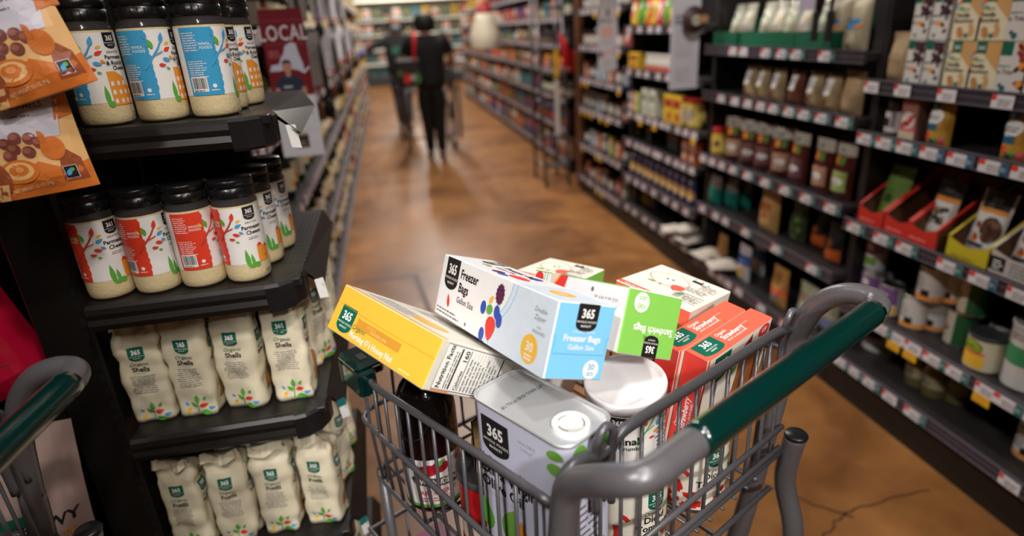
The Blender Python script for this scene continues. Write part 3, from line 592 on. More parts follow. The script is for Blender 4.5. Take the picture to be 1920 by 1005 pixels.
sm = [(bx((60, 70, 110), 72, .07, .13, .05), 'dark blue carton'), (bx((226, 110, 60), 73, .07, .12, .05), 'orange carton'), (bx((170, 190, 80), 74, .06, .12, .05), 'lime carton'), (bx((206, 204, 190), 75, .09, .16, .06, K(160, 170, 150)), 'white striped carton'), (bx((226, 190, 50), 76, .12, .16, .06, K(206, 70, 50)), 'yellow carton'), (jar('jar', .05, .16, M((206, 180, 80), .25), M((196, 40, 36), .35), M((226, 200, 110), .4), EL(0, .07, .02, .04, K(170, 170, 200)), lh=.15), 'yellow jar with red lid')]
row('T', 3, [(sm[j][0], sm[j][1], px, .10 if j == 5 else .06, 0, .0) for j, px in ((0, 1178), (1, 1188), (2, 1197), (3, 1213), (3, 1228), (4, 1258), (4, 1274), (5, 1284), (5, 1297))])
dk = [(bx((46, 52, 46), 77, .07, .12, .05, K(90, 90, 80)), 'dark carton'), (bx((206, 96, 40), 78, .08, .12, .05), 'orange carton')]
row('T', 2, [(dk[0][0], dk[0][1], px, .05, 0, .06) for px in (1180, 1200, 1222, 1262, 1272)]+[(dk[1][0], dk[1][1], px, .05, 0, .02) for px in (1290, 1304)])
blp = pouch('cookie_packet', .084, .16, .05, M((46, 58, 118), .35), EL(.005, .06, .036, .036, K(206, 160, 100))+EL(.015, .05, .022, .02, K(226, 190, 130))+BARS(-.03, .12, .06, .02, 1, WHITE, 3, .7), seed=81)
row('T', 1, [(blp, 'blue packet with cookie picture', px, .05, 0, .02) for px in (1180, 1190, 1201, 1212, 1222, 1234, 1246, 1258, 1270, 1283, 1297)])
yd = pouch('packet', .085, .12, .05, M((150, 120, 44), .4), BARS(-.03, .05, .06, .03, 2, K(90, 70, 30)), seed=82); gyp = pouch('packet', .085, .13, .05, M((120, 104, 100), .4), BARS(-.03, .06, .06, .03, 2, K(180, 170, 160)), seed=83)
row('T', 0, [(gyp, 'grey-brown packet', 1180, .05, 0, .03), (gyp, 'grey-brown packet', 1190, .05, 0, .03), (yd, 'dull yellow packet', 1200, .05, 0, .08), (yd, 'dull yellow packet', 1212, .05, 0, .08), (gyp, 'grey-brown packet', 1225, .05, 0, .10)])
fj = [(jar('jar', .036, .11, M((110, 42, 32), .2), M((30, 26, 26), .4), M((206, 196, 186), .4), lh=.18), 'dark red jar with white label'), (jar('jar', .038, .13, M((60, 34, 26), .2), M((206, 200, 196), .4), M((186, 180, 172), .4), lh=.16), 'brown jar with white lid'), (bx((206, 110, 60), 91, .08, .12, .05), 'orange carton'), (bx((200, 206, 214), 92, .09, .12, .05, K(90, 120, 160)), 'pale blue carton'), (bx((170, 180, 70), 93, .06, .14, .05), 'lime carton'), (cp(K(206, 90, 90), 94, .09, .12), 'pink pouch'), (bottle('bottle', .034, .15, M((40, 30, 28), .2), M((20, 20, 20), .4), M((206, 200, 196), .4)), 'dark sauce bottle')]
r_ = random.Random(5)
for i, pat in enumerate(((5, 0, 2, 1, 0, 5, 1), (6, 3, 2, 1, 4, 2, 6), (1, 1, 3, 1, 0, 0, 2), (2, 6, 3, 3, 2, 0, 3), (0, 0, 1, 0, 1, 0, 5), (6, 1, 6, 0, 6, 6, 1))):
    row('F', i, [(fj[j][0], fj[j][1], 5.10-q*.15, .07, 0, .02) for q, j in enumerate(pat)])

# ------------------------------------------------------------------ display rack at the left (end of the left shelf run)
RACKB = M((20, 18, 17), .45, var=.06); RACKS = M((23, 20, 19), .40, var=.05); HOLE = M((8, 8, 8), .8)
RX0, RX1, RY0, RY1 = -.457, -.165, .885, 1.29
RZ = [.33, .595, .857, 1.085, 1.325]
rk = empty('display_rack', (0, 0, 0), 0, 'tall black display rack of pasta bags and cheese jars on the left', 'rack')
for x0, x1, y0, y1 in ((-.555, -.478, .93, .98), (-.555, -.478, 1.27, 1.31)):
    b = MB().box(x0, x1, y0, y1, 0, 1.75, RACKB, .004)
    D = []
    for i in range(70): D += RC(.066, .03+i*.024, .006, .014, HOLE)
    b.dec(D, lambda x, y, o, x0=x0, y0=y0: (x0+x, y0-o, y), .0006)
    b.build('upright_post', rk)
MB().box(-.552, -.482, .98, 1.27, .02, 1.74, RACKB).build('side_panel', rk)
MB().box(-.478, -.285, 1.30, 1.32, 0, 1.75, RACKB).build('back_panel', rk)
for i, z in enumerate(RZ):
    b = MB().box(RX0, RX1, RY0+.012, RY1, z-.012, z, RACKS, .001)
    D = []
    for a in range(5):
        for q in range(14): D += RC(-.197+.0075*a*(1 if a < 2 else 1.0), .97+.021*q, .003, .010, HOLE)
    b.dec(D[:0] if i < 3 else D, lambda x, y, o, z=z: (x, y, z+o), .0004)
    s = b.build('shelf', rk)
    # rounded front channel
    pr = [(RY0+.014, z), (RY0+.004, z-.001), (RY0-.001, z-.006), (RY0-.003, z-.014), (RY0-.001, z-.022), (RY0-.004, z-.030), (RY0+.002, z-.040), (RY0+.012, z-.041)]
    xs = (RX0, RX1-.048); l = MB()
    for a in range(len(pr)-1):
        l.add([(xs[0], *pr[a]), (xs[1], *pr[a]), (xs[1], *pr[a+1]), (xs[0], *pr[a+1])], [(0, 1, 2, 3)], RACKS, True)
    l.build('front_lip', s)
    cpts = [(RX1-.048, RY0-.002), (RX1-.03, RY0+.001), (RX1-.012, RY0+.014), (RX1-.001, RY0+.034), (RX1+.002, RY0+.05)]
    c = MB(); zz = [(0, z+.0005), (.004, z-.004), (.003, z-.040), (0, z-.044)]
    for a in range(4):
        for q in range(3):
            def cp_(i_, j_):
                p = cpts[i_]; ang = PI*.5*(i_/4); e = zz[j_][0]; return (p[0]+e*math.sin(ang), p[1]-e*math.cos(ang), zz[j_][1])
            c.add([cp_(a, q), cp_(a+1, q), cp_(a+1, q+1), cp_(a, q+1)], [(0, 1, 2, 3)], BLACKP, True)
    c.add([(p[0], p[1], z+.0005) for p in cpts]+[(RX1-.048, RY0+.05, z+.0005)], [tuple(range(6))], BLACKP)
    c.build('corner_cap', s)
    fx = .026 if i < 4 else .032
    f = MB(); f.add([(RX1, RY0+.05, z), (RX1, RY1, z), (RX1+fx*.6, RY1, z-.03), (RX1+fx, RY0+.06, z-.034)], [(0, 1, 2, 3)], RACKS)
    f.add([(RX1-.001, RY0+.05, z-.006), (RX1-.001, RY1, z-.006), (RX1+fx*.6, RY1, z-.033), (RX1+fx, RY0+.06, z-.037)], [(0, 1, 2, 3)], RACKS); f.build('side_lip', s)
    t = MB().add([(RX1+.014, RY0+.052, z-.020), (RX1+.026, RY0+.064, z-.022), (RX1+.030, RY0+.062, z-.056), (RX1+.018, RY0+.050, z-.052)], [(0, 1, 2, 3)], M((226, 224, 222), .5))
    if i < 3: t.add([(RX1+.0135, RY0+.0515, z-.016), (RX1+.0255, RY0+.0635, z-.018), (RX1+.027, RY0+.0625, z-.032), (RX1+.015, RY0+.0505, z-.030)], [(0, 1, 2, 3)], TEAL)
    t.build('price_tag', s)
# ---- grated cheese jars
CHEESE = M((226, 206, 160), .42, var=.10, scale=260, bump=.3); PET = M((58, 54, 54), .12)
JR, JH = .0317, .152
def arches(x, y, w_, h, m):
    D = P([(x, y), (x+w_, y), (x+w_, y+h*.5), (x+w_*.72, y+h*.58), (x+w_*.66, y+h*.8), (x+w_*.3, y+h), (x, y+h)], m)
    for r_i in range(3):
        n = (4, 4, 3)[r_i]
        for c in range(n): D += RC(x+w_*(.06+c*.24), y+h*(.06+r_i*.26), w_*.11, h*.09, WHITE)+EL(x+w_*(.115+c*.24), y+h*(.15+r_i*.26), w_*.055, h*.05, WHITE, 0, 10)
    return D
def cheese_jar(acc, pecorino):
    """label: x runs round the jar, x=0 is the middle of the title"""
    o = MB().lathe([(.0001, .0), (JR*.90, 0), (JR*.97, .004), (JR, .012), (JR, .030), (JR, .116)], CHEESE, 40).lathe([(JR, .116), (JR*.985, .1195), (JR*.94, .1225), (JR*.94, .128)], PET, 40).build('cheese_jar', cat='jar')
    y0, y1 = .0285, .1135; c = 2*PI*JR
    lm = M((238, 235, 231), .32, var=.02); am = M(acc, .34, var=.02)
    l = MB().lathe([(JR*1.008, y0), (JR*1.008, y1)], lm, 40)
    D = RC(-.083, y0+.0002, .042, y1-y0-.0004, am)
    for q in range(9): D += EL(-.0415+.0006*(q % 2), y0+.006+q*.009, .0012+.0006*(q % 3), .0048, am, 0, 8)
    D += BARS(-.080, .085, .020, .024, 8, M((246, 220, 214), .4), 3, .35)+BARS(-.079, .052, .024, .022, 8, M((246, 220, 214), .4), 4, .35)
    D += T('WHOLE', -.052, .0915, .0034, WHITE, .8, 'C')+T('FOODS', -.052, .0868, .0034, WHITE, .8, 'C')
    D += BARCODE(-.080, .0335, .021, .0185)+EL(-.051, .0405, .0026, .0026, WHITE)+BARS(-.056, .0345, .010, .0025, 1, WHITE, 2)
    if pecorino: D += XF(BRANCH(0, 0, .040, [BLU, RED, GRN, YEL, BLU, BLU, RED, ORG, GRN], BLU), 0, -.045, .066)
    else: D += XF(BRANCH(0, 0, .040, [RED, BLU, GRN, YEL, RED, K(226, 190, 60), RED, BLU, GRN], M((206, 60, 40), .4)), 0, -.045, .064)
    D += BADGE(.001, y1-.0003, .018, INK)
    D += T('GRATED', .001, .0885, .0028, INK, .6, 'C', sp=1.3)
    if pecorino:
        for k, (s_, dx) in enumerate((('Parmesan', .001), ('& Romano', .002), ('Cheese', .005))): D += T(s_, dx, .0815-.0068*k, .0048, INK, 1.6, 'C')
        D += arches(-.015, y0-.004, .034, .042, ORG)+LF(-.020, y0-.004, .026, .006, 92, GRN)+EL(-.018, y0-.002, .004, .004, GRN)
    else:
        D += T('Parmesan', .001, .080, .0056, INK, 1.8, 'C')+T('Cheese', .003, .0722, .0056, INK, 1.8, 'C')+BARS(-.009, .0645, .02, .005, 2, GREYP, 4, .35, 'C')
        D += P([(.002, y0-.001), (.024, y0-.001), (.024, y0+.018), (.014, y0+.020), (.011, y0+.026), (.006, y0+.028), (.002, y0+.024)], ORG)+P([(.002, y0+.024), (.006, y0+.029), (.011, y0+.026), (.011, y0+.023)], RED)+P([(.013, y0+.020), (.019, y0+.025), (.024, y0+.018)], RED)
        D += LF(-.013, y0-.007, .030, .007, 94, GRN)+LF(-.006, y0-.005, .020, .005, 96, GRN)+EL(-.002, y0-.003, .005, .004, GRN)+EL(-.009, y0-.004, .004, .003, GRN)
        D += RC(.014, y0+.004, .003, .005, K(200, 110, 30))
    D += BARS(.010, .010, .018, .006, 2, GREYP, 6, .4)
    D += BARS(.040, .04, .05, .06, 14, GREYP, 9, .35)
    l.dec(D, Scyl(JR*1.008), .00035, .00008, .005); l.build('label', o)
    lid = [(JR*.95, .1275), (JR*.98, .1280)]
    lid += [(JR*.985, .1285), (JR*.985, .1400), (JR*.955, .1405), (JR*.955, .1420), (JR*.985, .1425), (JR*.98, .1505), (JR*.94, .1525), (.0001, .1530)]
    b = MB().lathe(lid, M((20, 19, 20), .28), 48)
    for k in range(48):
        if k % 2: continue
        a = 2*PI*k/48; b.box(JR*.975*math.sin(a)-.0006, JR*.975*math.sin(a)+.0006, -JR*.975*math.cos(a)-.0006, -JR*.975*math.cos(a)+.0006, .1290, .1396, M((20, 19, 20), .28))
    b.build('lid', o)
    return o
jp = cheese_jar((224, 66, 44), False); jq = cheese_jar((64, 158, 204), True)
RW = 'in the front row of the red jars'
for x, y, deg, lab in ((-.432, .930, 58, 'red-labelled parmesan jar, leftmost in the front row of its shelf'), (-.3685, .932, 84, 'red-labelled parmesan jar, second from left in its front row'), (-.305, .934, 114, 'red-labelled parmesan jar turned to its barcode, third from left'), (-.2415, .934, 42, 'red-labelled parmesan jar facing forward, rightmost of its front row'),
                       (-.232, 1.003, 58, 'red-labelled parmesan jar directly behind the rightmost front one'), (-.222, 1.072, 60, 'red-labelled parmesan jar at the back right of the shelf')):
    put(jp, (x, y, RZ[3]+.001), math.radians(deg), lab, 'parmesan jars on the red row')
for x, y, deg, lab in ((-.372, .930, 68, 'blue-labelled romano cheese jar, leftmost on the top rack shelf'), (-.304, .936, 90, 'blue-labelled romano cheese jar, second on the top rack shelf'), (-.237, .940, 112, 'blue-labelled romano cheese jar turned to its barcode'),
                       (-.240, 1.008, 66, 'blue-labelled romano cheese jar just behind the barcode one'), (-.228, 1.076, 64, 'blue-labelled romano cheese jar at the back right')):
    put(jq, (x, y, RZ[4]+.001), math.radians(deg), lab, 'romano jars on the top rack shelf')

# ---- pasta bags
PB = M((226, 216, 188), .40, var=.04, scale=22, bump=.25); AMB = M((176, 124, 66), .3, var=.2, scale=60)
def pasta_bag(word, seed, w_=.067, d=.050, h=.196, slump=0.0):
    r = random.Random(seed); off = Vector((r.uniform(0, 40), r.uniform(0, 40), r.uniform(0, 40))); tw = r.uniform(-.10, .10); ln = r.uniform(-.03, .03)
    def dims(t):
        a = w_/2*(1.0-.04*math.cos(PI*t)+.03*math.sin(2*PI*t)); 
        bb = d/2*(1 if t < .74 else max(.10, 1-((t-.74)/.26)**1.2*.92)); return a*(1 if t < .8 else 1-.14*(t-.8)/.2), bb
    def wr(p, t):
        q = Vector(p)*21+off; e = .0046+.009*max(0, t-.58)+(.002 if t < .12 else 0)
        n = abs(noise.noise(q))*1.6-.5+.6*noise.noise(q*2.7)
        return n*e
    fold = .022
    def fin(x, y, z, t):
        # the folded crest leans to the front and sags to one side
        if t > .82: y -= ((t-.82)/.18)**1.5*d*.42; z -= ((t-.82)/.18)**2*(.010+.006*math.sin(x*120+seed))
        a = tw*t; return (x*math.cos(a)-y*math.sin(a)+ln*t*h, x*math.sin(a)+y*math.cos(a), z)
    N = 6.0
    def S(x, y, o):
        t = max(0, min(1, y/h)); a, bb = dims(t); u = max(-.995, min(.995, x/a)); yy = bb*(1-abs(u)**N)**(1/N)
        k = wr((x, -yy, y), t); return fin(x*(1+0*k), -(yy+k+o), y, t)
    def SR(x, y, o):
        t = max(0, min(1, y/h)); a, bb = dims(t); u = max(-.995, min(.995, x/bb)); xx = a*(1-abs(u)**N)**(1/N)
        k = wr((xx, x, y), t); return fin(xx+k+o, x, y, t)
    b = MB(); nr, nc = 26, 44; vs = []
    for j in range(nr+1):
        t = j/nr; a, bb = dims(t)
        for i in range(nc):
            th = 2*PI*(i+.5)/nc; cx, cy = math.sin(th), -math.cos(th); kx = (abs(cx)**N+abs(cy)**N)**(-1/N)
            x, y = a*cx*kx, bb*cy*kx; k = wr((x, y, t*h), t)
            x2 = x+(k*math.copysign(1, x) if abs(x)/a > abs(y)/bb else 0); y2 = y+(k*math.copysign(1, y) if abs(x)/a <= abs(y)/bb else 0)
            vs.append(fin(x2, y2, t*h, t))
    fs = [(j*nc+i, j*nc+(i+1) % nc, (j+1)*nc+(i+1) % nc, (j+1)*nc+i) for j in range(nr) for i in range(nc)]+[tuple(range(nc-1, -1, -1)), tuple(nr*nc+i for i in range(nc))]
    b.add(vs, fs, PB, True)
    y = h*.705
    D = BADGE(0, y, .022, DGRN)+T('Organic', 0, y-.0335, .0062, DGRN, .5, 'C', .25)+T(word, 0, y-.0440, .0082, INK, 2.0, 'C')
    D += BARS(-.013, y-.0475, .026, .0022, 1, LGREY, 3, .5)+BARS(-.019, y-.083, .038, .034, 10, GREYP, seed % 7, .34, 'C')
    D += XF(SPRIG(0, 0, .036), 0, 0, .005)
    b.dec(D, S, .0007, .00012, .006)
    E_ = BADGE(-.002, y-.004, .020, DGRN)+T('Organic', -.013, y-.036, .0048, DGRN, .4, 'L', .25)+T(word, -.014, y-.045, .0064, INK, 2, 'L')+P([(-.004, .02), (.019, .018), (.018, y-.075), (.008, y-.068)], AMB)+XF(SPRIG(0, 0, .02), 0, .0, y+.004)+EL(.014, .012, .0028, .0028, GREYP)
    b.dec(E_, SR, .0007, .00012, .006)
    # folded crest
    o = b.build('pasta_bag', cat='pasta bag')
    c = MB(); n = 10
    P0 = [S(-w_*.40+w_*.8*i/n, h*.985, -.001) for i in range(n+1)]
    ck = [(p[0], p[1]-.004-.004*abs(math.sin(i*1.3+seed)), p[2]+.004) for i, p in enumerate(P0)]; dn = [(p[0]*1.0, p[1]-.010-.003*math.sin(i*.9+seed), p[2]-.012) for i, p in enumerate(P0)]
    for A_, B_ in ((P0, ck), (ck, dn)):
        for i in range(n): c.add([A_[i], A_[i+1], B_[i+1], B_[i]], [(0, 1, 2, 3)], PB, True)
    c.build('folded_top', o)
    return o
for i, (x, y, rz, w) in enumerate(((-.432, .955, -2, .97), (-.362, .952, -8, 1), (-.290, .955, -12, 1.0), (-.213, .958, -6, 1.05))):
    o = pasta_bag('Shells', 100+i); o.location = (x, y, RZ[2]+.001); o.rotation_euler = (0, 0, math.radians(rz)); o.scale = (1, 1, w)
    tag(o, 'cream bag of shells pasta, %s in the front row' % ('leftmost', 'second from left', 'third from left', 'rightmost')[i], 'pasta bag', 'shells pasta bags on the middle rack shelf')
for i, (x, y, rz) in enumerate(((-.428, .945, -10), (-.354, .945, -4), (-.281, .948, -5), (-.205, .950, -13))):
    o = pasta_bag('Fusilli', 120+i, .067); o.location = (x, y, RZ[1]+.001); o.rotation_euler = (0, 0, math.radians(rz)); tag(o, 'cream bag of fusilli pasta, %s in the front row' % ('leftmost', 'second from left', 'third from left', 'rightmost')[i], 'pasta bag', 'fusilli pasta bags on the lower rack shelf')
for i, (x, y) in enumerate(((-.36, 1.02), (-.287, 1.02))):
    o = pasta_bag('Fusilli', 130+i); o.location = (x, y, RZ[1]+.001); o.scale = (1, 1, 1.03); tag(o, 'cream pasta bag behind the %s front fusilli bag' % ('second', 'third')[i], 'pasta bag', 'fusilli pasta bags on the lower rack shelf')
SB = 'cream pasta bag facing the aisle on the rack side, '
for i, (z, ys, w_) in enumerate(((RZ[2], (1.07, 1.16, 1.24), 'Shells'), (RZ[1], (1.06, 1.15), 'Fusilli'), (RZ[0], (1.02, 1.10), 'Fusilli'))):
    for k_, yy in enumerate(ys):
        o = pasta_bag(w_, 140+10*i+k_); o.location = (-.194 if i else -.196, yy, z+.001); o.rotation_euler = (0, 0, math.radians(62)); o.scale = (.98, .98, 1.04)
        tag(o, 'cream pasta bag at the rack side, %s shelf, %s from front' % (('shells', 'fusilli', 'lowest')[i], ORD[k_]), 'pasta bag', 'pasta bags along the rack side')
# ---- caramel pouches hanging in front of the rack
CTAN = M((226, 178, 118), .42, var=.03); CORG = M((206, 112, 44), .42); CBRN = M((150, 76, 44), .45); CHOC = M((124, 66, 56), .4); LIL = M((206, 202, 214), .4)
def caramel(seed):
    w_, h = .132, .175
    D = P([(-.066, 0), (.066, 0), (.066, .038), (.04, .030), (.01, .046), (-.02, .03), (-.066, .042)], CORG)
    D += P([(-.03, .075), (.045, .075), (.056, .125), (.04, .175), (-.03, .175), (-.045, .12)], LIL)+P([(-.066, .175), (-.066, .12), (-.04, .12), (-.028, .175)], CBRN)+P([(.066, .175), (.066, .10), (.045, .095), (.052, .13), (.036, .175)], CORG)
    for (x, y, r) in ((-.020, .074, .008), (-.006, .080, .008), (.010, .077, .008), (-.012, .066, .008), (.020, .070, .008), (-.020, .058, .008), (.004, .060, .0082)):
        D += EL(x, y, r, r*.95, CHOC)+EL(x-.002, y+.002, r*.6, r*.5, M((160, 96, 80), .4))
    for q in range(4): D += EL(-.016, .036+.001*q, .024-.006*q, .016-.004*q, (CORG, CTAN, CORG, M((226, 150, 90), .4))[q])
    D += EL(-.05, .03, .022, .026, CBRN)+P([(-.052, .0), (-.040, .0), (-.034, .022), (-.06, .022)], CTAN)+ST([(-.054, .02), (-.049, .004), (-.044, .02)], .002, CBRN)
    D += P([(.030, .012), (.060, .012), (.058, .042), (.046, .056), (.034, .042)], CBRN)+EL(.032, .06, .014, .016, CORG)
    D += RC(.034, .016, .016, .018, LIL)+RC(.0348, .0168, .0144, .0164, INK)+LF(.037, .02, .012, .006, 60, BLU)+EL(.044, .028, .0026, .0026, GRN)
    D += T('NET WEIGHT 3.5 OZ (99g)', -.032, .0085, .0050, M((240, 206, 170), .4), .4, sx=.62, rot=.10)
    D += T('STYLE', .016, .126, .0085, CBRN, 1.2, 'C')+T('CARAMELS', .012, .115, .0085, CBRN, 1.2, 'C', sx=.9)+BARS(-.004, .105, .03, .005, 1, GREYP, 3)
    for q in range(12): D += LF(.028, .066+.0012*q, .010, .002, 170-q*3, CORG)
    return pouch('caramel_pouch', w_, h, .030, CTAN, D, seed=seed, nx=12, nz=14)
CG = 'caramel pouches hanging on the clip strip'
for i, (px, py, dep, rx, ry, rz, lab) in enumerate((
        (188, 345, .82, -3, 4, 10, 'orange caramel pouch hanging lowest on the left'), (86, 284, .795, -3, 3, 8, 'orange caramel pouch half hidden, lower corner at the frame edge'),
        (184, 150, .77, -6, 14, 12, 'orange caramel pouch with the full chocolate picture, second from top'), (30, 112, .755, -4, 6, 8, 'orange caramel pouch cut by the left frame edge'),
        (112, 8, .74, -4, 16, 8, 'orange caramel pouch at the very top left corner'))):
    o = caramel(201+i); o.scale = (.93, .9, .93); o.rotation_euler = (math.radians(rx), math.radians(-ry), math.radians(rz)); tag(o, lab, 'pouch', CG)
    dep *= .90; o.scale = (.84, .82, .84)
    c = CAM+(FWD+RT*(px-960)/F+DN*(py-502.5)/F)*dep
    o.location = c-o.rotation_euler.to_matrix() @ Vector((.066*.84, 0, 0))
MB().box(-.455, -.435, .91, .912, 1.42, 1.78, M((60, 56, 54), .4)).tube([(-.445, .911, 1.775), (-.445, .99, 1.775)], .003, CANM).build('clip_strip', label='dark hanging clip strip behind the orange caramel pouches', cat='strip')
# ---- left-most goods beside the rack
l2 = empty('side_shelf', (0, 0, 0), 0, 'dark low shelf at the left edge holding the red and pink bags', 'shelves')
MB().box(-1.05, -.565, .86, 1.30, .56, .58, RACKB, .002).build('shelf', l2); MB().box(-1.05, -.565, .93, 1.30, .86, .88, RACKB, .002).build('shelf', l2)
MB().box(-1.07, -.56, 1.30, 1.32, 0, 1.75, RACKB).build('back_panel', l2); MB().box(-1.05, -.565, .90, 1.3, 0, .56, RACKB).build('base_panel', l2)
PINK = M((196, 18, 56), .22, var=.06, scale=20, bump=.35); DPK = K(120, 10, 36)
rb = pouch('crisp_bag', .20, .25, .10, PINK, ST([(.02+.05*math.cos(a), .12+.05*math.sin(a)) for a in [i*.3 for i in range(22)]], .004, DPK)+ST([(.02+.04*math.cos(a), .12+.04*math.sin(a)) for a in [i*.3 for i in range(22)]], .003, DPK)+ST([(-.02+.02*i, .05+.006*(i % 2)) for i in range(5)], .003, DPK)+T('ONAIL', -.06, .16, .008, DPK, .5), seed=301, nx=14, nz=16)
put(rb, (-.665, .975, .915), (math.radians(-6), math.radians(-16), math.radians(16)), 'shiny crimson snack bag at the left edge'); rb['category'] = 'bag'
rb2 = dup(rb, (-.80, 1.12, .918), .2, 'crimson snack bag standing behind the shiny one')
PKC = M((178, 152, 144), .38, var=.05, scale=20, bump=.4)
cb = pouch('coconut_bag', .22, .31, .09, PKC, T('COCONUT', .045, .125, .013, ORG, 1.6, 'C')+T('CHEWY', .055, .15, .018, INK, 1.8, 'C')+T('BITES', .078, .103, .012, ORG, 1.6, 'C')+T('COCONUT OIL', -.02, .10, .007, GREYP, .6, 'C')+EL(-.04, .05, .03, .03, CBRN)+EL(.03, .045, .028, .026, CBRN)+RC(.0, .165, .05, .016, DGRN), seed=302, nx=16, nz=18)
put(cb, (-.664, .872, .596), (math.radians(-2), math.radians(4), math.radians(12)), 'pale pink coconut snack bag at the bottom left corner'); cb['category'] = 'bag'

# ------------------------------------------------------------------ shopping cart (local x = right, y = forward)
TUBE = M((108, 105, 108), .34, metal=.4, var=.10, scale=400, bump=.12); WIRE = M((96, 94, 98), .34, metal=.4, var=.08, scale=300, bump=.08)
GRIP = M((0, 38, 34), .22, coat=1.0, var=.03); CAPB = M((24, 25, 28), .35); RUB = M((38, 38, 40), .5)
CW, CL, BZ = .452, .44, .7244
def rimz(y): return .969-.041*y/.39
cart = empty('shopping_cart', (.104, .487, 0), math.radians(28.3), 'grey wire shopping cart with dark green handle, heaped with groceries in front', 'shopping cart')
b = MB()
rim = [(0.0, -.012, .969)]+[(0, y, rimz(y)) for y in (.1, .2, .3, .38)]+[(.006, .42, .949), (.03, .44, .948), (.12, .442, .948), (.33, .442, .948), (.422, .44, .948), (.446, .42, .949), (CW, .38, rimz(.38)), (CW, .2, rimz(.2)), (CW, -.012, .969)]
b.tube(bez(rim, 4), .0052, WIRE, 10)
def ring(z, i, r, m=WIRE): 
    q = [(i, .0, z), (i, .2, z), (i, .40, z), (i+.008, .438, z), (i+.04, .452, z), (.15, .452, z), (CW-.15, .452, z), (CW-i-.04, .452, z), (CW-i-.008, .438, z), (CW-i, .40, z), (CW-i, .2, z), (CW-i, .0, z)]
    b.tube(bez(q, 4), r, m, 8)
ring(.845, -.006, .0044); ring(BZ+.002, .004, .0044)
n = 12
for i in range(n+1):
    y = .012+i*.0335
    for x, s in ((0, 1), (CW, -1)): b.tube([(x, y, rimz(y)), (x-s*.002, y, .845), (x+s*.006, y, BZ)], .0026, WIRE, 6)
for i in range(13):
    x = .03+i*.0327; b.tube([(x, .442, .948), (x, .449, .845), (x, .448, BZ)], .0026, WIRE, 6)
for i in range(13): b.tube([(.03+i*.0327, .0, BZ), (.03+i*.0327, .448, BZ)], .0026, WIRE, 6)
for y in (.02, .15, .29, .42): b.tube([(.006, y, BZ-.004), (CW-.006, y, BZ-.004)], .003, WIRE, 6)
b.tube([(0.004, -.021, BZ), (CW-.004, -.021, BZ)], .0044, WIRE, 8)
b.build('basket', cart)
g = MB()
top = [(-.004, -.014, .90), (-.004, -.016, .955), (.002, -.016, .992), (.016, -.016, 1.008), (.035, -.016, 1.010), (.052, -.016, 1.003), (.066, -.014, .999), (.082, -.014, 1.004), (.10, -.016, 1.013), (.14, -.016, 1.014), (.25, -.016, 1.013), (.40, -.016, 1.012), (.425, -.016, 1.008), (.440, -.014, 1.004), (.456, -.014, .998), (.460, -.016, .955), (.460, -.014, .90)]
g.tube(bez(top, 5), .0066, WIRE, 10)
for i in range(13):
    x = .028+i*.0337; zt = 1.012 if x > .1 else 1.004
    g.tube([(x, -.016, zt), (x, -.016, .84), (x-.002, -.016, .787)], .0027, WIRE, 6)
for z, yy in ((.838, -.019), (.787, -.018), (.800, -.019)): g.tube([(-.004, yy, z), (.456, yy, z)], .0042, WIRE, 8)
for x in (.066, .440):
    g.tube(bez([(x-.012, -.017, .93), (x-.012, -.017, 1.0), (x-.011, -.02, 1.026), (x, -.02, 1.036), (x+.011, -.02, 1.026), (x+.012, -.017, 1.0), (x+.012, -.017, .93)], 5), .0048, WIRE, 8)
g.v = [(x, y-.006, z) for x, y, z in g.v]
g.build('rear_gate', cart)
hp = [(.462, .035, .55), (.462, .02, .648), (.461, -.018, .943), (.461, -.036, 1.018), (.461, -.054, 1.051), (.460, -.076, 1.070), (.459, -.100, 1.077), (.452, -.121, 1.077), (.432, -.131, 1.076), (.40, -.131, 1.076), (.2235, -.131, 1.076), (.045, -.131, 1.076), (.010, -.131, 1.076), (-.008, -.124, 1.074), (-.015, -.105, 1.065), (-.0155, -.085, 1.052), (-.0155, -.066, 1.038), (-.015, -.054, 1.022), (-.015, -.049, 1.0), (-.015, -.044, .961), (-.015, -.03, .85), (-.015, -.01, .70), (-.015, .035, .55)]
h = MB().tube(bez(hp, 6), .0143, TUBE, 16).build('handle', cart)
gr = MB(); xs = [.064+.358*i/40 for i in range(41)]
gr.tube([(x, -.131, 1.076) for x in xs], [.0163 if .068 < x < .418 else .0155 for x in xs], GRIP, 24)
D = RC(-.055, -.006, .11, .012, M((0, 70, 60), .3))
gr.build('grip', h)
for sx, x, o in ((1, .462, .045), (-1, -.016, -.045)):
    up = bez([(x, -.012, .90), (x, .003, .78), (x, .02, .648), (x, .035, .55), (x, .06, .40), (x, .09, .24), (x, .11, .14)] if sx > 0 else [(x, .02, .56), (x, .035, .52), (x, .06, .40), (x, .09, .24), (x, .11, .14)], 5)
    MB().tube(up, [.0144+.0028*min(1, q/14) for q in range(len(up))], TUBE, 14).build('upright', cart)
    p = MB().tube(bez([(x+o, -.025, .795), (x+o, -.017, .705), (x+o, -.042, .61), (x+o, -.05, .45), (x+o, -.02, .25), (x+o, .02, .15)], 6), .0170, TUBE, 16).build('bumper_post', cart)
    MB().lathe([(.0172, -.004), (.0180, -.002), (.0180, .001), (.016, .0035), (.0001, .0042)], CAPB, 20, (x+o, -.0253, .796)).build('end_cap', p)
for sx, x in ((1, -.002), (-1, CW+.002)):   # green corner bumpers on the front corners
    q = MB(); s = sx
    q.box(x-s*.016, x+s*.052, .395, .462, .945, .960, GRIP, .006); q.box(x-s*.016, x+s*.014, .388, .462, .905, .950, GRIP, .005); q.box(x-s*.016, x+s*.052, .440, .463, .905, .950, GRIP, .005)
    q.box(x-s*.0, x+s*.012, .41, .43, .9602, .9606, CAPB)
    q.build('corner_bumper', cart)
lb = MB()
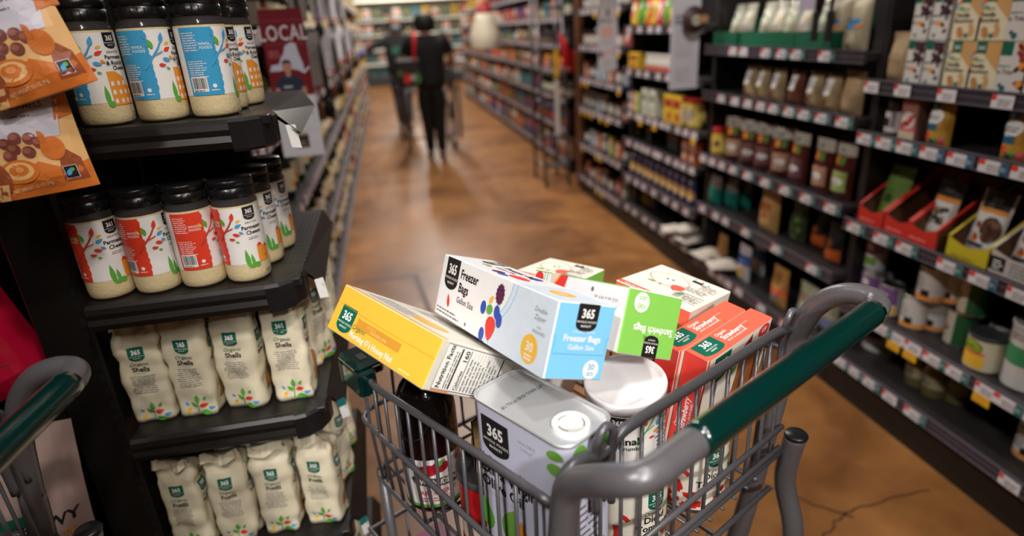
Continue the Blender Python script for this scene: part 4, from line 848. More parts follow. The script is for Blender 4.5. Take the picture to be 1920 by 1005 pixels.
for z in (.34, .56): lb.tube([(.0, .0, z), (.0, .50, z), (CW, .50, z), (CW, .0, z)], .005, WIRE, 8, closed=True)
for i in range(13):
    x = .0+i*CW/12; lb.tube([(x, .50, .56), (x, .50, .34), (x, .0, .34), (x, .0, .56)], .0026, WIRE, 6)
for i in range(12):
    y = .04+i*.04
    for x in (0, CW): lb.tube([(x, y, .56), (x, y, .34)], .0026, WIRE, 6)
lb.build('lower_basket', cart)
fr = MB()
for x in (.02, CW-.02): fr.tube(bez([(x, .11, .16), (x, .3, .2), (x, .52, .22), (x, .56, .15)], 5), .012, TUBE, 10); fr.tube([(x, .45, .21), (x, .45, .72)], .009, TUBE, 10)
fr.tube([(-.015, .11, .16), (CW+.01, .11, .16)], .011, TUBE, 10); fr.build('base_frame', cart)
for x, y in ((0, .11), (CW, .11), (.02, .56), (CW-.02, .56)):
    w_ = MB().add(*(lambda t: ([(t.v[i]) for i in range(len(t.v))], t.f))(MB().tube([(x-.013, y-.02, .058), (x+.013, y-.02, .058)], .057, RUB, 20)), RUB, True).build('caster_wheel', cart)
    MB().box(x-.02, x-.016, y-.04, y+.01, .05, .15, CANM).box(x+.016, x+.02, y-.04, y+.01, .05, .15, CANM).box(x-.02, x+.02, y-.04, y+.02, .15, .156, CANM).build('caster_fork', w_)
TH = math.radians(28.3)
def W(u, v, z): return Vector((.104+u*math.cos(TH)-v*math.sin(TH), .487+u*math.sin(TH)+v*math.cos(TH), z))
cart2 = dup(cart, (-.556, .268, 0), math.radians(85), 'second grey cart with dark green handle, cut off at lower left')
cart3 = dup(cart, (.18, 7.68, 0), 0, 'distant cart pushed by the shopper in black', scale=(1.25, 1.2, 1))

# ------------------------------------------------------------------ groceries in the cart
def posed(o, R_, t):
    m = Matrix((R_[0], R_[1], R_[2])); o.matrix_world = Matrix.Translation(t) @ m.to_4x4(); return o
def boxc(name, d, mats, base, decs, c=.0012):
    b = MB().box(0, d[0], 0, d[1], 0, d[2], base, c, mats)
    S = {'F': lambda x, y, o: (x, -o, y), 'E': lambda x, y, o: (d[0]+o, x, y), 'T': lambda x, y, o: (x, y, d[2]+o), 'L': lambda x, y, o: (-o, d[1]-x, y)}
    for k, D in decs.items(): b.dec(D, S[k], .00025, .00008)
    return b.build(name, cat='box')
PW = M((238, 238, 240), .40, var=.02); SKY = M((126, 196, 236), .42, var=.02); PALE = M((214, 226, 238), .42); BERRY = K(86, 30, 70); BLUE = K(40, 76, 178); SRED = K(226, 56, 52)
def BLOB(x, y, a, b_, m, k=12): 
    return P([(x+a*(1+.09*math.sin(k*t))*math.cos(t), y+b_*(1+.09*math.sin(k*t))*math.sin(t)) for t in [2*PI*i/60 for i in range(60)]], m)
def STRAW(x, y, s, m): return P([(x+s*a, y+s*b_) for a, b_ in ((0, -.62), (.22, -.45), (.42, -.05), (.42, .22), (.28, .42), (0, .5), (-.28, .42), (-.42, .22), (-.42, -.05), (-.22, -.45))], m)
# freezer bag box
d = (.2835, .0779, .0843); k = 1.05
F_ = P([(.150, 0), (d[0]-.001, 0), (d[0]-.001, d[2]-.001), (.195, d[2]-.001), (.187, .06), (.168, .035), (.157, .018)], PALE)
cv = [(.150, .001), (.154, .015), (.166, .032), (.184, .055), (.191, .070), (.193, .083)]
F_ += ST(cv, .0011, SKY)+ST([(a+.010, b_) for a, b_ in cv], .0011, SKY)
F_ += BADGE(.034, .0835, .040, INK)+T('Freezer', .0605, .0615, .0125, INK, 1.8, sx=.92)+T('Bags', .0605, .0435, .0125, INK, 1.8, sx=.92)+T('Gallon Size', .0605, .029, .0082, INK, .4, sx=.95)
F_ += LF(.040, .016, .020, .008, 110, SRED)+BARS(.006, .005, .075, .010, 2, GREYP, 4, .4)+EL(.096, .0075, .0022, .0026, GREYP)
F_ += BLOB(.168, .064, .0095, .0125, BERRY, 14)+EL(.134, .040, .0068, .0085, BLUE)+EL(.168, .042, .0068, .0085, BLUE, .2)+EL(.176, .034, .0068, .0088, BLUE, .2)+EL(.141, .008, .0066, .0085, BLUE)
F_ += STRAW(.159, .021, .027, SRED)+LF(.146, .048, .014, .008, 50, YEL)+EL(.150, .041, .0075, .0062, GRN, .3)
F_ += EL(.2475, .0215, .0165, .0165, YEL)+T('30', .2475, .019, .0105, WHITE, 1.4, 'C')+BARS(.238, .0095, .019, .0075, 2, WHITE, 4, .55, 'C')
F_ += T('Double', .256, .064, .0058, GREYP, .4, 'C', .2)+T('Zipper', .257, .0555, .0058, GREYP, .4, 'C', .2)+T('FOR', .258, .0465, .003, GREYP, .3, 'C')+T('FRESHNESS', .259, .041, .0036, GREYP, .4, 'C')
E_ = BADGE(.041, .0840, .0285, INK)+T('DOUBLE ZIPPER', .0405, .0518, .0026, WHITE, .3, 'C', sp=1.2)+T('Freezer Bags', .0400, .0425, .0072, WHITE, 1.6, 'C', sx=.98)+T('Gallon Size', .0405, .0335, .0058, WHITE, .9, 'C')
E_ += ST([(.0, .048), (.004, .047), (.004, .0285), (.0735, .0285), (.0735, .047), (.0779, .048)], .0005, M((84, 150, 196), .5))+EL(.0600, .0120, .0108, .0108, WHITE)+T('30', .0600, .0118, .0068, BLU, 1.2, 'C')+BARS(.0545, .0055, .011, .0045, 2, BLU, 3, .5, 'C')
T_ = RC(.200, .001, .082, .076, PALE)+BADGE(.040, .074, .030, INK)+T('Freezer Bags', .075, .052, .012, INK, 1.8)+T('Gallon Size', .078, .038, .008, INK, .4)+LF(.055, .03, .02, .008, 20, GRN)+LF(.07, .03, .014, .007, 0, ORG)+EL(.12, .02, .012, .008, BERRY)+EL(.155, .03, .02, .010, SRED)+EL(.150, .06, .01, .007, BLUE)+EL(.14, .015, .01, .006, BLUE)+EL(.24, .035, .017, .015, YEL)+T('30', .24, .030, .010, WHITE, 1, 'C')
FR = ((.33625, .89484, .29358), (-.93555, .28161, .21317), (.10808, -.34634, .93186))
posed(boxc('freezer_bag_box', d, {'R': SKY}, PW, {'F': F_, 'E': E_, 'T': T_}), FR, (.0251, .8009, 1.0462)); tag(COL.objects['freezer_bag_box'], 'white and light blue freezer bag box lying across the heap')
# cereal box
d = (.1962, .3077, .0612); CY = M((246, 184, 62), .40, var=.03); CS = M((226, 222, 208), .45); CT = M((214, 212, 204), .4); BROWNY = K(206, 146, 50)
F_ = BADGE(.030, .0385, .031, DGRN)+T('Organic', .0475, .0165, .0062, DGRN, .5, 'L', .25)+T("Morning O's Honey Nut", .0475, .0060, .0080, WHITE, 1.5, sx=.80)+BARS(.150, .0050, .026, .0035, 1, M((250, 226, 160), .5), 3)
F_ += RC(.052, .0205, .088, .0110, BROWNY)+T('BETTER IF', .082, .0265, .0030, M((230, 180, 90), .5), .4, 'C')+T('NOVDEC CPM', .098, .0222, .0036, M((236, 196, 120), .5), .6, 'C')
F_ += ST([(.0, .0375), (.05, .0365), (.10, .0355), (.1962, .0365)], .0005, BROWNY)+ST([(.0535, .034), (.053, .026)], .0007, BROWNY)+ST([(.138, .032), (.1385, .025)], .0007, BROWNY)
E_ = RC(.012, .004, .13, .054, M((246, 244, 236), .5))+ST([(.012, .004), (.142, .004), (.142, .058), (.012, .058), (.012, .004)], .0008, INK)
def NUT(x, y, s=1):
    D = T('Nutrition Facts', 0, 0, .0066, INK, 2, rot=PI/2, sx=.86)+BARS(.004, 0, .001, .050, 1, INK)
    D = [([(x+a, y+b_) for a, b_ in vs], fs, m) for vs, fs, m in T('Nutrition Facts', .0085, .0, .0072, INK, 2, rot=PI/2, sx=.84)]
    return D
E_ += NUT(.0155, .006)
E_ += XF(BARS(0, 0, .048, .008, 2, GREYP, 6, .45), PI/2, .0355, .006)+RC(.0375, .006, .0028, .050, INK)+T('Calories', .0525, .006, .0052, INK, 1.6, rot=PI/2)+T('160', .0525, .0415, .0072, INK, 1.8, rot=PI/2)+RC(.0545, .006, .0012, .050, INK)
for q in range(9): E_ += XF(BARS(0, 0, .046, .0035, 1, GREYP, 10+q, .6), PI/2, .062+.0062*q, .006)+RC(.0632+.0062*q, .006, .0003, .050, GREYP)
E_ += RC(.1175, .006, .0022, .050, INK)+RC(.012, .0005, .03, .0035, M((206, 150, 110), .5))
T_ = BARS(.02, .02, .10, .05, 8, LGREY, 3, .4)+EL(.12, .05, .03, .02, CY)+BARS(.03, .10, .13, .06, 10, LGREY, 5, .4)+ST([(.0, .004), (.196, .004)], .008, CY)
CR = ((.569363, .646117, .508289), (-.81851, .50315, .277273), (-.076595, -.573909, .815329))
posed(boxc('cereal_box', d, {'F': CY}, CS, {'F': F_, 'E': E_, 'T': T_}), CR, (-.1166, .7494, 1.0685)); tag(COL.objects['cereal_box'], 'yellow-ended cereal box leaning over the left cart rim')
# sandwich bag box
d = (.088, .1916, .0766); LIME = M((132, 196, 84), .40, var=.02)
F_ = XF(BADGE(0, 0, .024, INK), PI, .0495, .0003)+XF(T('TPBO21722', 0, 0, .0036, INK, .3, 'C'), PI, .0475, .0245)+XF(T('Sandwich Bags', 0, 0, .0088, WHITE, 1.7, 'C', sx=.90), PI, .0490, .0358)
F_ += EL(.0225, .0620, .0118, .0118, WHITE)+XF(T('100', 0, 0, .0062, LIME, 1.3, 'C'), PI, .0225, .0605)+XF(BARS(-.006, 0, .012, .005, 2, LIME, 3, .5, 'C'), PI, .0225, .0690)
L_ = RC(0, .0755, .1916, .0011, LIME)+XF(T('100 SACS A SANDWICH', 0, 0, .0042, GREYP, .3), PI, .176, .052)+XF(T('16.5 cm x 14.9 cm', 0, 0, .0042, GREYP, .3), PI, .176, .060)+EL(.128, .066, .0026, .003, GREYP)
L_ += P([(.040, .045), (.075, .045), (.075, .0765), (.040, .0765)], M((222, 206, 190), .5))+P([(.062, .0764), (.050, .062), (.052, .045), (.066, .044), (.076, .0764)], SRED)+P([(.058, .0764), (.046, .062), (.048, .045), (.052, .045), (.050, .062), (.062, .0764)], ORG)+EL(.012, .066, .010, .010, SRED)+RC(.030, .04, .0012, .0365, LIME)+RC(.024, .04, .0012, .0365, LIME)
SR_ = ((.875977, -.363098, .317527), (.263681, .911691, .315107), (-.403901, -.192301, .894362))
posed(boxc('sandwich_bag_box', d, {'F': LIME}, PW, {'F': F_, 'L': L_}), SR_, (.2158, .5767, 1.0695)); tag(COL.objects['sandwich_bag_box'], 'lime green ended sandwich bag box, printed upside down')
# strawberry bar boxes
d = (.1666, .0343, .1700); CORAL = M((244, 100, 76), .40, var=.02); CORD = M((226, 64, 54), .40); CRM = M((240, 232, 216), .42); BAR_ = M((170, 96, 44), .5, var=.35, scale=160)
T_ = RC(.006, .0085, .046, .0225, DGRN)+EL(.029, .0100, .023, .0065, DGRN)+T('365', .029, .0185, .0098, WHITE, 2, 'C')+T('WHOLE FOODS', .029, .0130, .0026, WHITE, .5, 'C')+T('MARKET', .029, .0088, .0026, WHITE, .5, 'C')
T_ += T('Organic', .058, .0235, .0056, WHITE, .8, 'L', .25)+T('Strawberry', .060, .0135, .0082, WHITE, 1.8)+T('FRUIT & GRAIN BARS', .062, .0075, .0034, WHITE, .8, sp=1.1)+BARS(.108, .0185, .026, .004, 1, M((250, 160, 140), .5), 3)
F_ = BADGE(.038, .165, .040, DGRN)+RC(.0, .0, .004, .17, CORAL)+LF(.06, .115, .022, .012, 60, SRED)+LF(.066, .115, .022, .012, 30, GRN)+LF(.03, .10, .018, .010, 70, BLU)+LF(.070, .09, .014, .009, 50, YEL)+P([(.085, .06), (.158, .075), (.158, .15), (.090, .12)], BAR_)+P([(.090, .12), (.115, .138), (.113, .165), (.088, .15)], K(150, 40, 44))+EL(.146, .158, .015, .010, SRED)+T('69', .146, .154, .009, WHITE, 1.2, 'C')
F_ += XF(BRANCH(0, 0, .05, [RED, GRN, BLU, YEL], GRN), 0, .06, .03)
L_ = XF(T('Organic', 0, 0, .0055, WHITE, .8, 'L', .25)+T('Strawberry', 0, -.0105, .0085, WHITE, 1.8)+T('FRUIT & GRAIN BARS', 0, -.0165, .0036, WHITE, .8), PI/2, .010, .05)+XF(RC(-.004, -.012, .030, .018, DGRN)+T('365', .011, -.005, .0085, WHITE, 2, 'C'), PI/2, .014, .014)
S_R = ((.855657, -.512301, .07347), (.517521, .848264, -.112342), (-.004769, .134149, .99095))
sb = boxc('fruit_bar_box', d, {'T': CORAL, 'L': CORD, 'K': CORAL}, CRM, {'F': F_, 'L': L_, 'T': T_})
posed(sb, S_R, (.3365, .629, .8493)); tag(sb, 'coral strawberry bar box standing against the rear cart bars')
sb2 = dup(sb, (0, 0, 0)); posed(sb2, S_R, Vector((.3365, .629, .8493))+Vector((-.5123, .8483, .1341))*.0356+Vector((.8557, .5175, -.0048))*-.010); tag(sb2, 'coral strawberry bar box standing behind the front one')
# fruit bar boxes lying flat
def apple_top(w_, h):
    a = [(w_*.36+w_*.24*math.cos(t)*(1+.10*math.cos(2*t)), h*.62+h*.20*math.sin(t)*(1-.14*math.cos(t*2))) for t in [2*PI*i/40 for i in range(41)]]
    D = P(a[:-1], M((244, 236, 214), .45))+ST(a, .0013, SRED)+EL(w_*.33, h*.62, .0022, .0034, INK, .4)+EL(w_*.40, h*.64, .0022, .0034, INK, -.3)+LF(w_*.30, h*.40, .016, .007, 190, GRN)+LF(w_*.36, h*.42, .008, .004, 270, K(110, 70, 40))
    D += STRAW(w_*.56, h*.46, .026, M((236, 96, 80), .45))
    for g_ in (20, 70, 120, 160): D += LF(w_*.64, h*.34, .010, .005, g_-120, GRN)
    D += RC(w_*.55, h*.82, .018, .010, INK)+EL(w_*.55, h*.94, .002, .002, INK)+EL(w_*.66, h*.92, .002, .002, INK)+EL(w_*.76, h*.88, .002, .002, INK)+BARS(w_*.68, h*.80, .014, .006, 2, GREYP)
    D += BARS(w_*.62, h*.50, w_*.32, h*.14, 4, GREYP, 3, .4)+ST([(w_*.62, h*.40), (w_*.95, h*.40)], .0016, INK)+BARS(w_*.62, h*.22, w_*.34, h*.16, 5, GREYP, 4, .4)+ST([(w_*.60, h*.18), (w_*.95, h*.18)], .0012, INK)+BARS(w_*.72, h*.66, w_*.26, h*.2, 6, GREYP, 8, .3)
    return D+RC(.001, .001, w_*.66, .012, CORAL)+BARS(w_*.1, .004, w_*.4, .005, 1, WHITE, 3)
d = (.1266, .1447, .026)
ab = boxc('fruit_bar_box', d, {'F': CORAL}, CRM, {'T': apple_top(d[0], d[1]), 'E': RC(0, .002, .145, .002, LGREY)})
posed(ab, ((.5847, .7843, .2074), (-.7977, .6024, -.029), (-.1477, -.1485, .9778)), (.3025, .8289, 1.0210)); tag(ab, 'white fruit bar box with apple drawing, lying flat at the back')
d = (.1092, .1305, .0286)
ab2 = boxc('fruit_bar_box', d, {'F': CORAL, 'L': CORAL, 'R': LIME}, CRM, {'T': apple_top(d[0], d[1])})
posed(ab2, ((.7244, .6751, .1396), (-.6881, .7204, .0869), (-.0419, -.159, .9864)), (.1608, .9297, 1.0109)); tag(ab2, 'white fruit bar box behind the freezer bags, farthest back')
# olive oil tin
TINW, TIND, TINH = .152, .0795, .2915
TP_ = M((206, 206, 226), .32, var=.02); TINM = M((226, 228, 230), .30, metal=.65, var=.05, scale=8)
def rrect(w_, d_, r, n=7): 
    return [(cx+r*math.cos(a0+PI/2*i/n), cy+r*math.sin(a0+PI/2*i/n)) for cx, cy, a0 in ((w_-r, r, -PI/2), (w_-r, d_-r, 0), (r, d_-r, PI/2), (r, r, PI)) for i in range(n+1)]
b = MB(); R0 = rrect(TINW, TIND, .018); N_ = len(R0)
def band(z0, z1, o0, o1, m):
    A_ = [(TINW/2+(x-TINW/2)*(1+o0/TINW*2), TIND/2+(y-TIND/2)*(1+o0/TIND*2), z0) for x, y in R0]; B_ = [(TINW/2+(x-TINW/2)*(1+o1/TINW*2), TIND/2+(y-TIND/2)*(1+o1/TIND*2), z1) for x, y in R0]
    b.add(A_+B_, [(i, (i+1) % N_, N_+(i+1) % N_, N_+i) for i in range(N_)], m, True)
band(0, .004, .0012, .0012, TINM); band(.004, TINH-.0035, 0, 0, TP_); band(TINH-.0035, TINH-.001, .0014, .0016, TINM); band(TINH-.001, TINH, .0016, .0004, TINM); band(TINH, TINH-.0015, .0004, -.0016, TINM); band(TINH-.0015, TINH-.003, -.0016, -.0022, TINM)
b.add([(TINW/2+(x-TINW/2)*(1-.0044/TINW), TIND/2+(y-TIND/2)*(1-.0044/TIND), TINH-.003) for x, y in R0], [tuple(range(N_))], TINM)
b.add([(x, y, 0) for x, y in R0], [tuple(range(N_-1, -1, -1))], TINM)
D = BADGE(.042, TINH-.018, .046, INK)+T('Non-BPA', .094, TINH-.028, .0052, LGREY, .4, 'C', .15)+T('Lining*', .094, TINH-.036, .0052, LGREY, .4, 'C', .15)
D += T('Mediterranean Blend', .012, TINH-.081, .0088, INK, .9, sx=.90)+T('Extra Virgin', .012, TINH-.1005, .0150, INK, 2, sx=.95)+T('Olive Oil', .012, TINH-.1205, .0150, INK, 2, sx=.95)+T('COLD PROCESSED', .014, TINH-.131, .0046, LGREY, .3, sp=1.35)
for x, y, l, g_, m in ((.02, .10, .05, 100, GRN), (.05, .105, .06, 70, M((116, 176, 70), .4)), (.082, .10, .05, 95, ORG), (.104, .11, .04, 80, BLU), (.13, .13, .03, 60, RED)): D += LF(x, y, l, l*.5, g_, m)
D += EL(.136, TINH-.016, .012, .006, M((116, 176, 70), .4), .3)+EL(.138, TINH-.034, .014, .008, M((116, 176, 70), .4), .2)+BARS(.02, .03, .11, .04, 5, GREYP, 4)
b.dec(D, lambda x, y, o: (x, -o, y), .0003, .00008)
E_ = EL(.02, TINH-.022, .012, .016, M((116, 176, 70), .4))+LF(.05, TINH-.04, .04, .02, 70, GRN)+LF(.06, TINH-.05, .03, .014, 20, BLU)+BARS(.014, .06, .05, .15, 16, GREYP, 9, .35)
b.dec(E_, lambda x, y, o: (TINW+o, x, y), .0003, .00008)
b.dec(T('LIFT RING AND PULL UP', .046, .0735, .0056, M((60, 74, 84), .4), .6, rot=-PI/2, sx=.80), lambda x, y, o: (x, y, TINH-.003+o), .0003)
tin = b.build('oil_tin', loc=W(.0120, .1385, BZ+.0075), rot=math.atan2(-.8498, .527), label='tall lilac-white olive oil tin with bare metal top', cat='tin')
b = MB().lathe([(.0001, .0022), (.0125, .0022), (.0130, .0027), (.0150, .0027), (.0154, .0033), (.0200, .0033), (.0212, .0028), (.0215, .0)], M((232, 231, 226), .28), 36, (.126, .037, TINH-.003))
b.tube([(.126+.0205*math.cos(t), .037+.0205*math.sin(t), TINH+.0003) for t in [2*PI*i/28 for i in range(28)]], .0007, M((214, 213, 208), .3), 6, closed=True)
for a0 in (.4, 2.6, 4.3): b.dec(ST([(.126+.0142*math.cos(a0+.12*q), .037+.0142*math.sin(a0+.12*q)) for q in range(9)], .0013, M((96, 96, 96), .4)), lambda x, y, o: (x, y, TINH-.003+.0030+o), .0003)
b.build('pull_ring_cap', tin)
# bread crumb canister
CR_, CHH = .050, .134
o = MB().lathe([(.0001, 0), (CR_*.98, 0), (CR_, .003), (CR_, CHH-.006), (CR_*.97, CHH-.004), (.0001, CHH-.004)], M((240, 236, 230), .36, var=.02), 48).build('crumb_canister', cat='canister')
D = BADGE(-.002, CHH-.016, .024, INK)+T('Original', -.002, .0735, .0118, INK, 2, 'C')+T('Bread Crumbs', .0, .0640, .0066, INK, 1, 'C')+XF(BRANCH(0, 0, .046, [ORG, BLU, RED, GRN, ORG, BLU, RED, GRN, BLU], GRN), 0, .024, .074, .95)
D += T('NET WT 15 OZ (425g)', .004, .012, .0034, GREYP, .4, 'C')+EL(-.008, .022, .020, .005, YEL)+RC(.026, .012, .016, .012, DGRN)+RC(.027, .018, .014, .005, BLU)+BARS(.05, .03, .04, .07, 10, GREYP, 3)
l = MB().lathe([(CR_*1.004, .004), (CR_*1.004, CHH-.008)], M((240, 236, 230), .36, var=.02), 48).dec(D, Scyl(CR_*1.004), .00035, .0001, .006).build('label', o)
LIDW = M((248, 247, 247), .24, var=.01)
MB().lathe([(CR_*1.02, CHH-.012), (CR_*1.055, CHH-.011), (CR_*1.06, CHH+.001), (CR_*1.045, CHH+.0035), (CR_*.99, CHH+.0038), (CR_*.93, CHH+.0005), (CR_*.86, CHH-.0015), (CR_*.4, CHH-.0022), (.0001, CHH-.0023)], LIDW, 56).build('lid', o)
o.location = W(.218, .072, .8560); o.rotation_euler = (math.radians(8), math.radians(-1), -.52); tag(o, 'white bread crumb canister with shiny plastic lid')
# tomato cans
TCR, TCH = .0505, .119
LBL = M((240, 233, 216), .36, var=.02)
D = BADGE(.014, .112, .028, DGRN)+T('Organic', .010, .074, .0066, INK, .4, 'C', .3)+T('Diced', .012, .062, .0105, INK, 2, 'C')+T('Tomatoes', .014, .048, .0105, INK, 2, 'C')
r_ = random.Random(4)
for q in range(22):
    x, y, s = r_.uniform(-.06, .04), r_.uniform(.008, .036), r_.uniform(.005, .008); a = r_.uniform(0, PI)
    if q < 8: x, y = r_.uniform(-.062, -.022), r_.uniform(.03, .08)
    D += P([(x+s*math.cos(a+PI/2*j+.2*(j % 2)), y+s*math.sin(a+PI/2*j)) for j in range(4)], K(206, 40, 34))
D += LF(.046, .05, .03, .014, 70, GRN)+LF(.05, .06, .024, .012, 30, ORG)+LF(.05, .04, .02, .01, 0, GRN)+EL(.068, .022, .022, .018, K(214, 44, 36))+XF(BRANCH(0, 0, .04, [RED, GRN, BLU, ORG], GRN), 0, .046, .07)
tc = can('tomato_can', TCR, TCH, LBL, D, cat='can', n=48)
put(tc, W(.216, .064, BZ+.0046), TH-.40, 'diced tomato can standing under the bread crumb canister')
put(tc, W(.352, .056, BZ+.0046), TH-.55, 'diced tomato can standing under the strawberry boxes')
rc = can('tomato_can', .050, .119, M((196, 30, 34), .34), RC(-.16, .012, .32, .042, M((232, 218, 190), .4))+RC(-.16, .0062, .32, .008, K(196, 30, 34))+EL(.03, .09, .016, .008, K(206, 150, 60))+BARS(-.06, .024, .05, .02, 2, K(150, 60, 40)), lidm=M((96, 98, 100), .35, metal=.6), cat='can', n=40)
put(rc, W(.078, .198, BZ+.0046), TH+.3, 'red and cream can with grey rim, behind the oil tin')
nb = pouch('pasta_bag', .085, .105, .05, M((196, 160, 106), .2, var=.3, scale=70, bump=.3), ST([(-.02, .05), (-.008, .03), (0, .045), (.012, .02)], .003, INK)+BARS(-.03, .07, .05, .02, 2, GREYP), seed=401)
put(nb, W(.092, .208, .8475), TH+.2, 'tan cellophane bag tucked under the cereal box'); nb['category'] = 'bag'; nb.scale = (1, 1, .8)
fb = pouch('flour_bag', .085, .20, .055, M((236, 232, 226), .3, bump=.2), BARS(-.03, .08, .06, .06, 5, GREYP), seed=402)
put(fb, W(.142, .175, BZ+.0046), TH+.3, 'white bag between the oil tin and the canister'); fb['category'] = 'bag'; fb.scale = (.82, .8, .98)
# tart cherry juice bottle
JUI = M((26, 10, 14), .10, coat=.5, var=.02); CLRW = M((14, 8, 9), .10, bump=1.0, scale=45, coat=.6, var=0)
BR = .0455
o = MB().lathe([(.0001, .0), (BR*.9, 0), (BR, .008), (BR, .012), (BR*.985, .014), (BR*.985, .108), (BR, .111), (BR*1.0, .15)], JUI, 44).lathe([(BR*1.0, .15), (BR*1.0, .172), (BR*.97, .190), (BR*.90, .206), (BR*.76, .222), (.024, .236), (.019, .242)], CLRW, 44).build('juice_bottle', cat='bottle')
l = MB().lathe([(BR*1.0, .014), (BR*1.0, .108)], M((232, 228, 224), .35), 44)
D = RC(-.142, .0142, .284, .006, GRN)+EL(-.010, .088, .016, .011, K(186, 20, 40))+EL(.008, .092, .014, .011, K(156, 14, 34))+EL(-.020, .078, .010, .009, K(206, 40, 56))+LF(.0, .094, .02, .009, 30, GRN)
D += P([(-.034, .060), (.034, .052), (.040, .060), (.033, .068), (-.033, .076), (-.040, .070)], K(86, 74, 60))+T('R.W.KNUDSEN', .0, .0595, .0098, WHITE, 1.5, 'C', rot=-.07, sx=.74)+T('TART CHERRY', .0, .039, .0088, K(206, 30, 50), 1.5, 'C', sx=.80)+BARS(-.03, .026, .06, .010, 2, K(206, 60, 80), 4, .5, 'C')+T('ORGANIC', .022, .098, .0034, GREYP, .4)+EL(.040, .094, .005, .005, GREYP)+BARS(.055, .03, .06, .06, 9, GREYP, 3)
l.dec(D, Scyl(BR*1.0), .00035, .0001, .006); l.build('label', o)
cp2 = MB().lathe([(.021, .226), (.0215, .228), (.0215, .244), (.020, .246), (.0001, .246)], M((120, 16, 22), .3), 32); cp2.build('cap', o)
o.scale = (1, 1, .93); o.location = W(.052, .325, BZ+.0046); o.rotation_euler = (0, 0, .06); tag(o, 'dark tart cherry juice bottle at the left cart side')
# lower basket goods, second cart goods
o = carton('carton', .10, .16, .205, M((116, 24, 78), .4), T('o', .0, .16, .03, WHITE, 1.5, 'C')+BARS(-.03, .1, .06, .05, 3, WHITE), cat='carton'); o.location = W(.07, .36, .3455); o.rotation_euler = (0, 0, TH); tag(o, 'purple carton in the lower cart basket')
o = carton('carton', .13, .15, .235, M((226, 222, 216), .45), BARS(-.05, .02, .1, .19, 14, INK, 5, .5), cat='carton'); o.location = W(.10, .15, .3455); o.rotation_euler = (0, 0, TH); tag(o, 'white printed carton in the lower cart basket')
b = MB().box(-.15, .15, -.13, .13, 0, .20, M((122, 88, 60), .7, var=.06), .003); b.dec(RC(-.02, 0, .04, .20, M((150, 116, 84), .4)), Sfront(.26)); o = b.build('cardboard_box', cat='box'); o.location = (-.735, .508, BZ+.007); o.rotation_euler = (0, 0, math.radians(85)); tag(o, 'plain brown cardboard box inside the second cart')
# ------------------------------------------------------------------ signs
def onY(px, py, Y):
    d = FWD+RT*(px-960)/F+DN*(py-502.5)/F; return CAM+d*(Y/d.y)
DRD = M((112, 24, 34), .4, var=.02); SGW = M((206, 204, 212), .45, var=.02); NAVY = K(38, 44, 60); SKN = K(176, 124, 104)
a, c_ = onY(489, 18, 1.9), onY(606, 292, 1.9); w_, h = .116, .402
b = MB().box(0, w_, 0, .002, 0, h, SGW)
D = RC(0, h*.43, w_, h*.57, DRD)+T('LOCAL', w_/2, h*.80, .040, M((206, 200, 204), .45), .9, 'C', sx=.70, sp=1.08)+RC(.008, h*.775, w_-.016, .0012, K(150, 80, 86))+RC(.008, h*.925, w_-.016, .0012, K(150, 80, 86))+BARS(.010, h*.69, .035, .022, 3, K(176, 110, 114), 3, .4)
D += P([(w_*a_, h*b_) for a_, b_ in ((.05, .60), (.10, .64), (.28, .645), (.34, .68), (.42, .71), (.48, .76), (.62, .785), (.74, .775), (.78, .70), (.84, .64), (.84, .595), (.97, .625), (.99, .615), (.84, .575), (.70, .60), (.50, .615), (.28, .60))], M((190, 190, 206), .45))
D += P([(w_*a_, h*b_) for a_, b_ in ((.10, .43), (.13, .52), (.24, .55), (.34, .575), (.56, .575), (.68, .55), (.78, .51), (.82, .43))], NAVY)+RC(w_*.10, h*.432, .012, .022, SKN)+RC(w_*.72, h*.432, .012, .022, SKN)+RC(w_*.40, h*.56, .013, .02, SKN)+EL(w_*.455, h*.625, .0125, .0165, SKN)+P([(w_*a_, h*b_) for a_, b_ in ((.34, .63), (.36, .665), (.455, .675), (.55, .665), (.57, .63), (.53, .65), (.38, .65))], K(52, 36, 32))+BARS(w_*.30, h*.485, .04, .012, 1, LGREY, 3)
D += BARS(.04, h*.30, .066, .04, 4, GREYP, 6, .3)+BARS(.04, h*.225, .03, .008, 1, INK, 3)+RC(.006, h*.185, w_-.012, .001, LGREY)+RC(.044, h*.06, .034, .040, K(52, 42, 40))+EL(.061, h*.06+.040, .017, .004, K(170, 150, 120))+BARS(.048, h*.075, .026, .018, 2, K(140, 120, 100), 3, .5, 'C')
b.dec(D, lambda x, y, o: (x, -o, y), .0004)
b.build('blade_sign', loc=(-.325, 1.9, 1.093), label='red and white LOCAL sign with a man and state outline', cat='sign')
MB().tube([(-.44, 1.903, 1.44), (-.30, 1.903, 1.44)], .003, CANM).build('sign_arm', COL.objects['blade_sign']).matrix_parent_inverse = Matrix.Translation((.325, -1.9, -1.093))
def hang_sign(px0, px1, pyb, Y, ztop, D, lab):
    a = onY(px0, pyb, Y); c = onY(px1, pyb, Y); w_ = c.x-a.x; h = ztop-a.z
    b = MB().box(0, w_, 0, .002, 0, h, SGW); b.dec(D(w_, h), lambda x, y, o: (x, -o, y), .0005); o = b.build('blade_sign', loc=(a.x, Y, a.z), label=lab, cat='sign')
    MB().tube([(w_*.5, .005, h*.96), (1.60-a.x, .005, h*.96)], .004, CANM).build('sign_arm', o)
GRT = K(90, 110, 104)
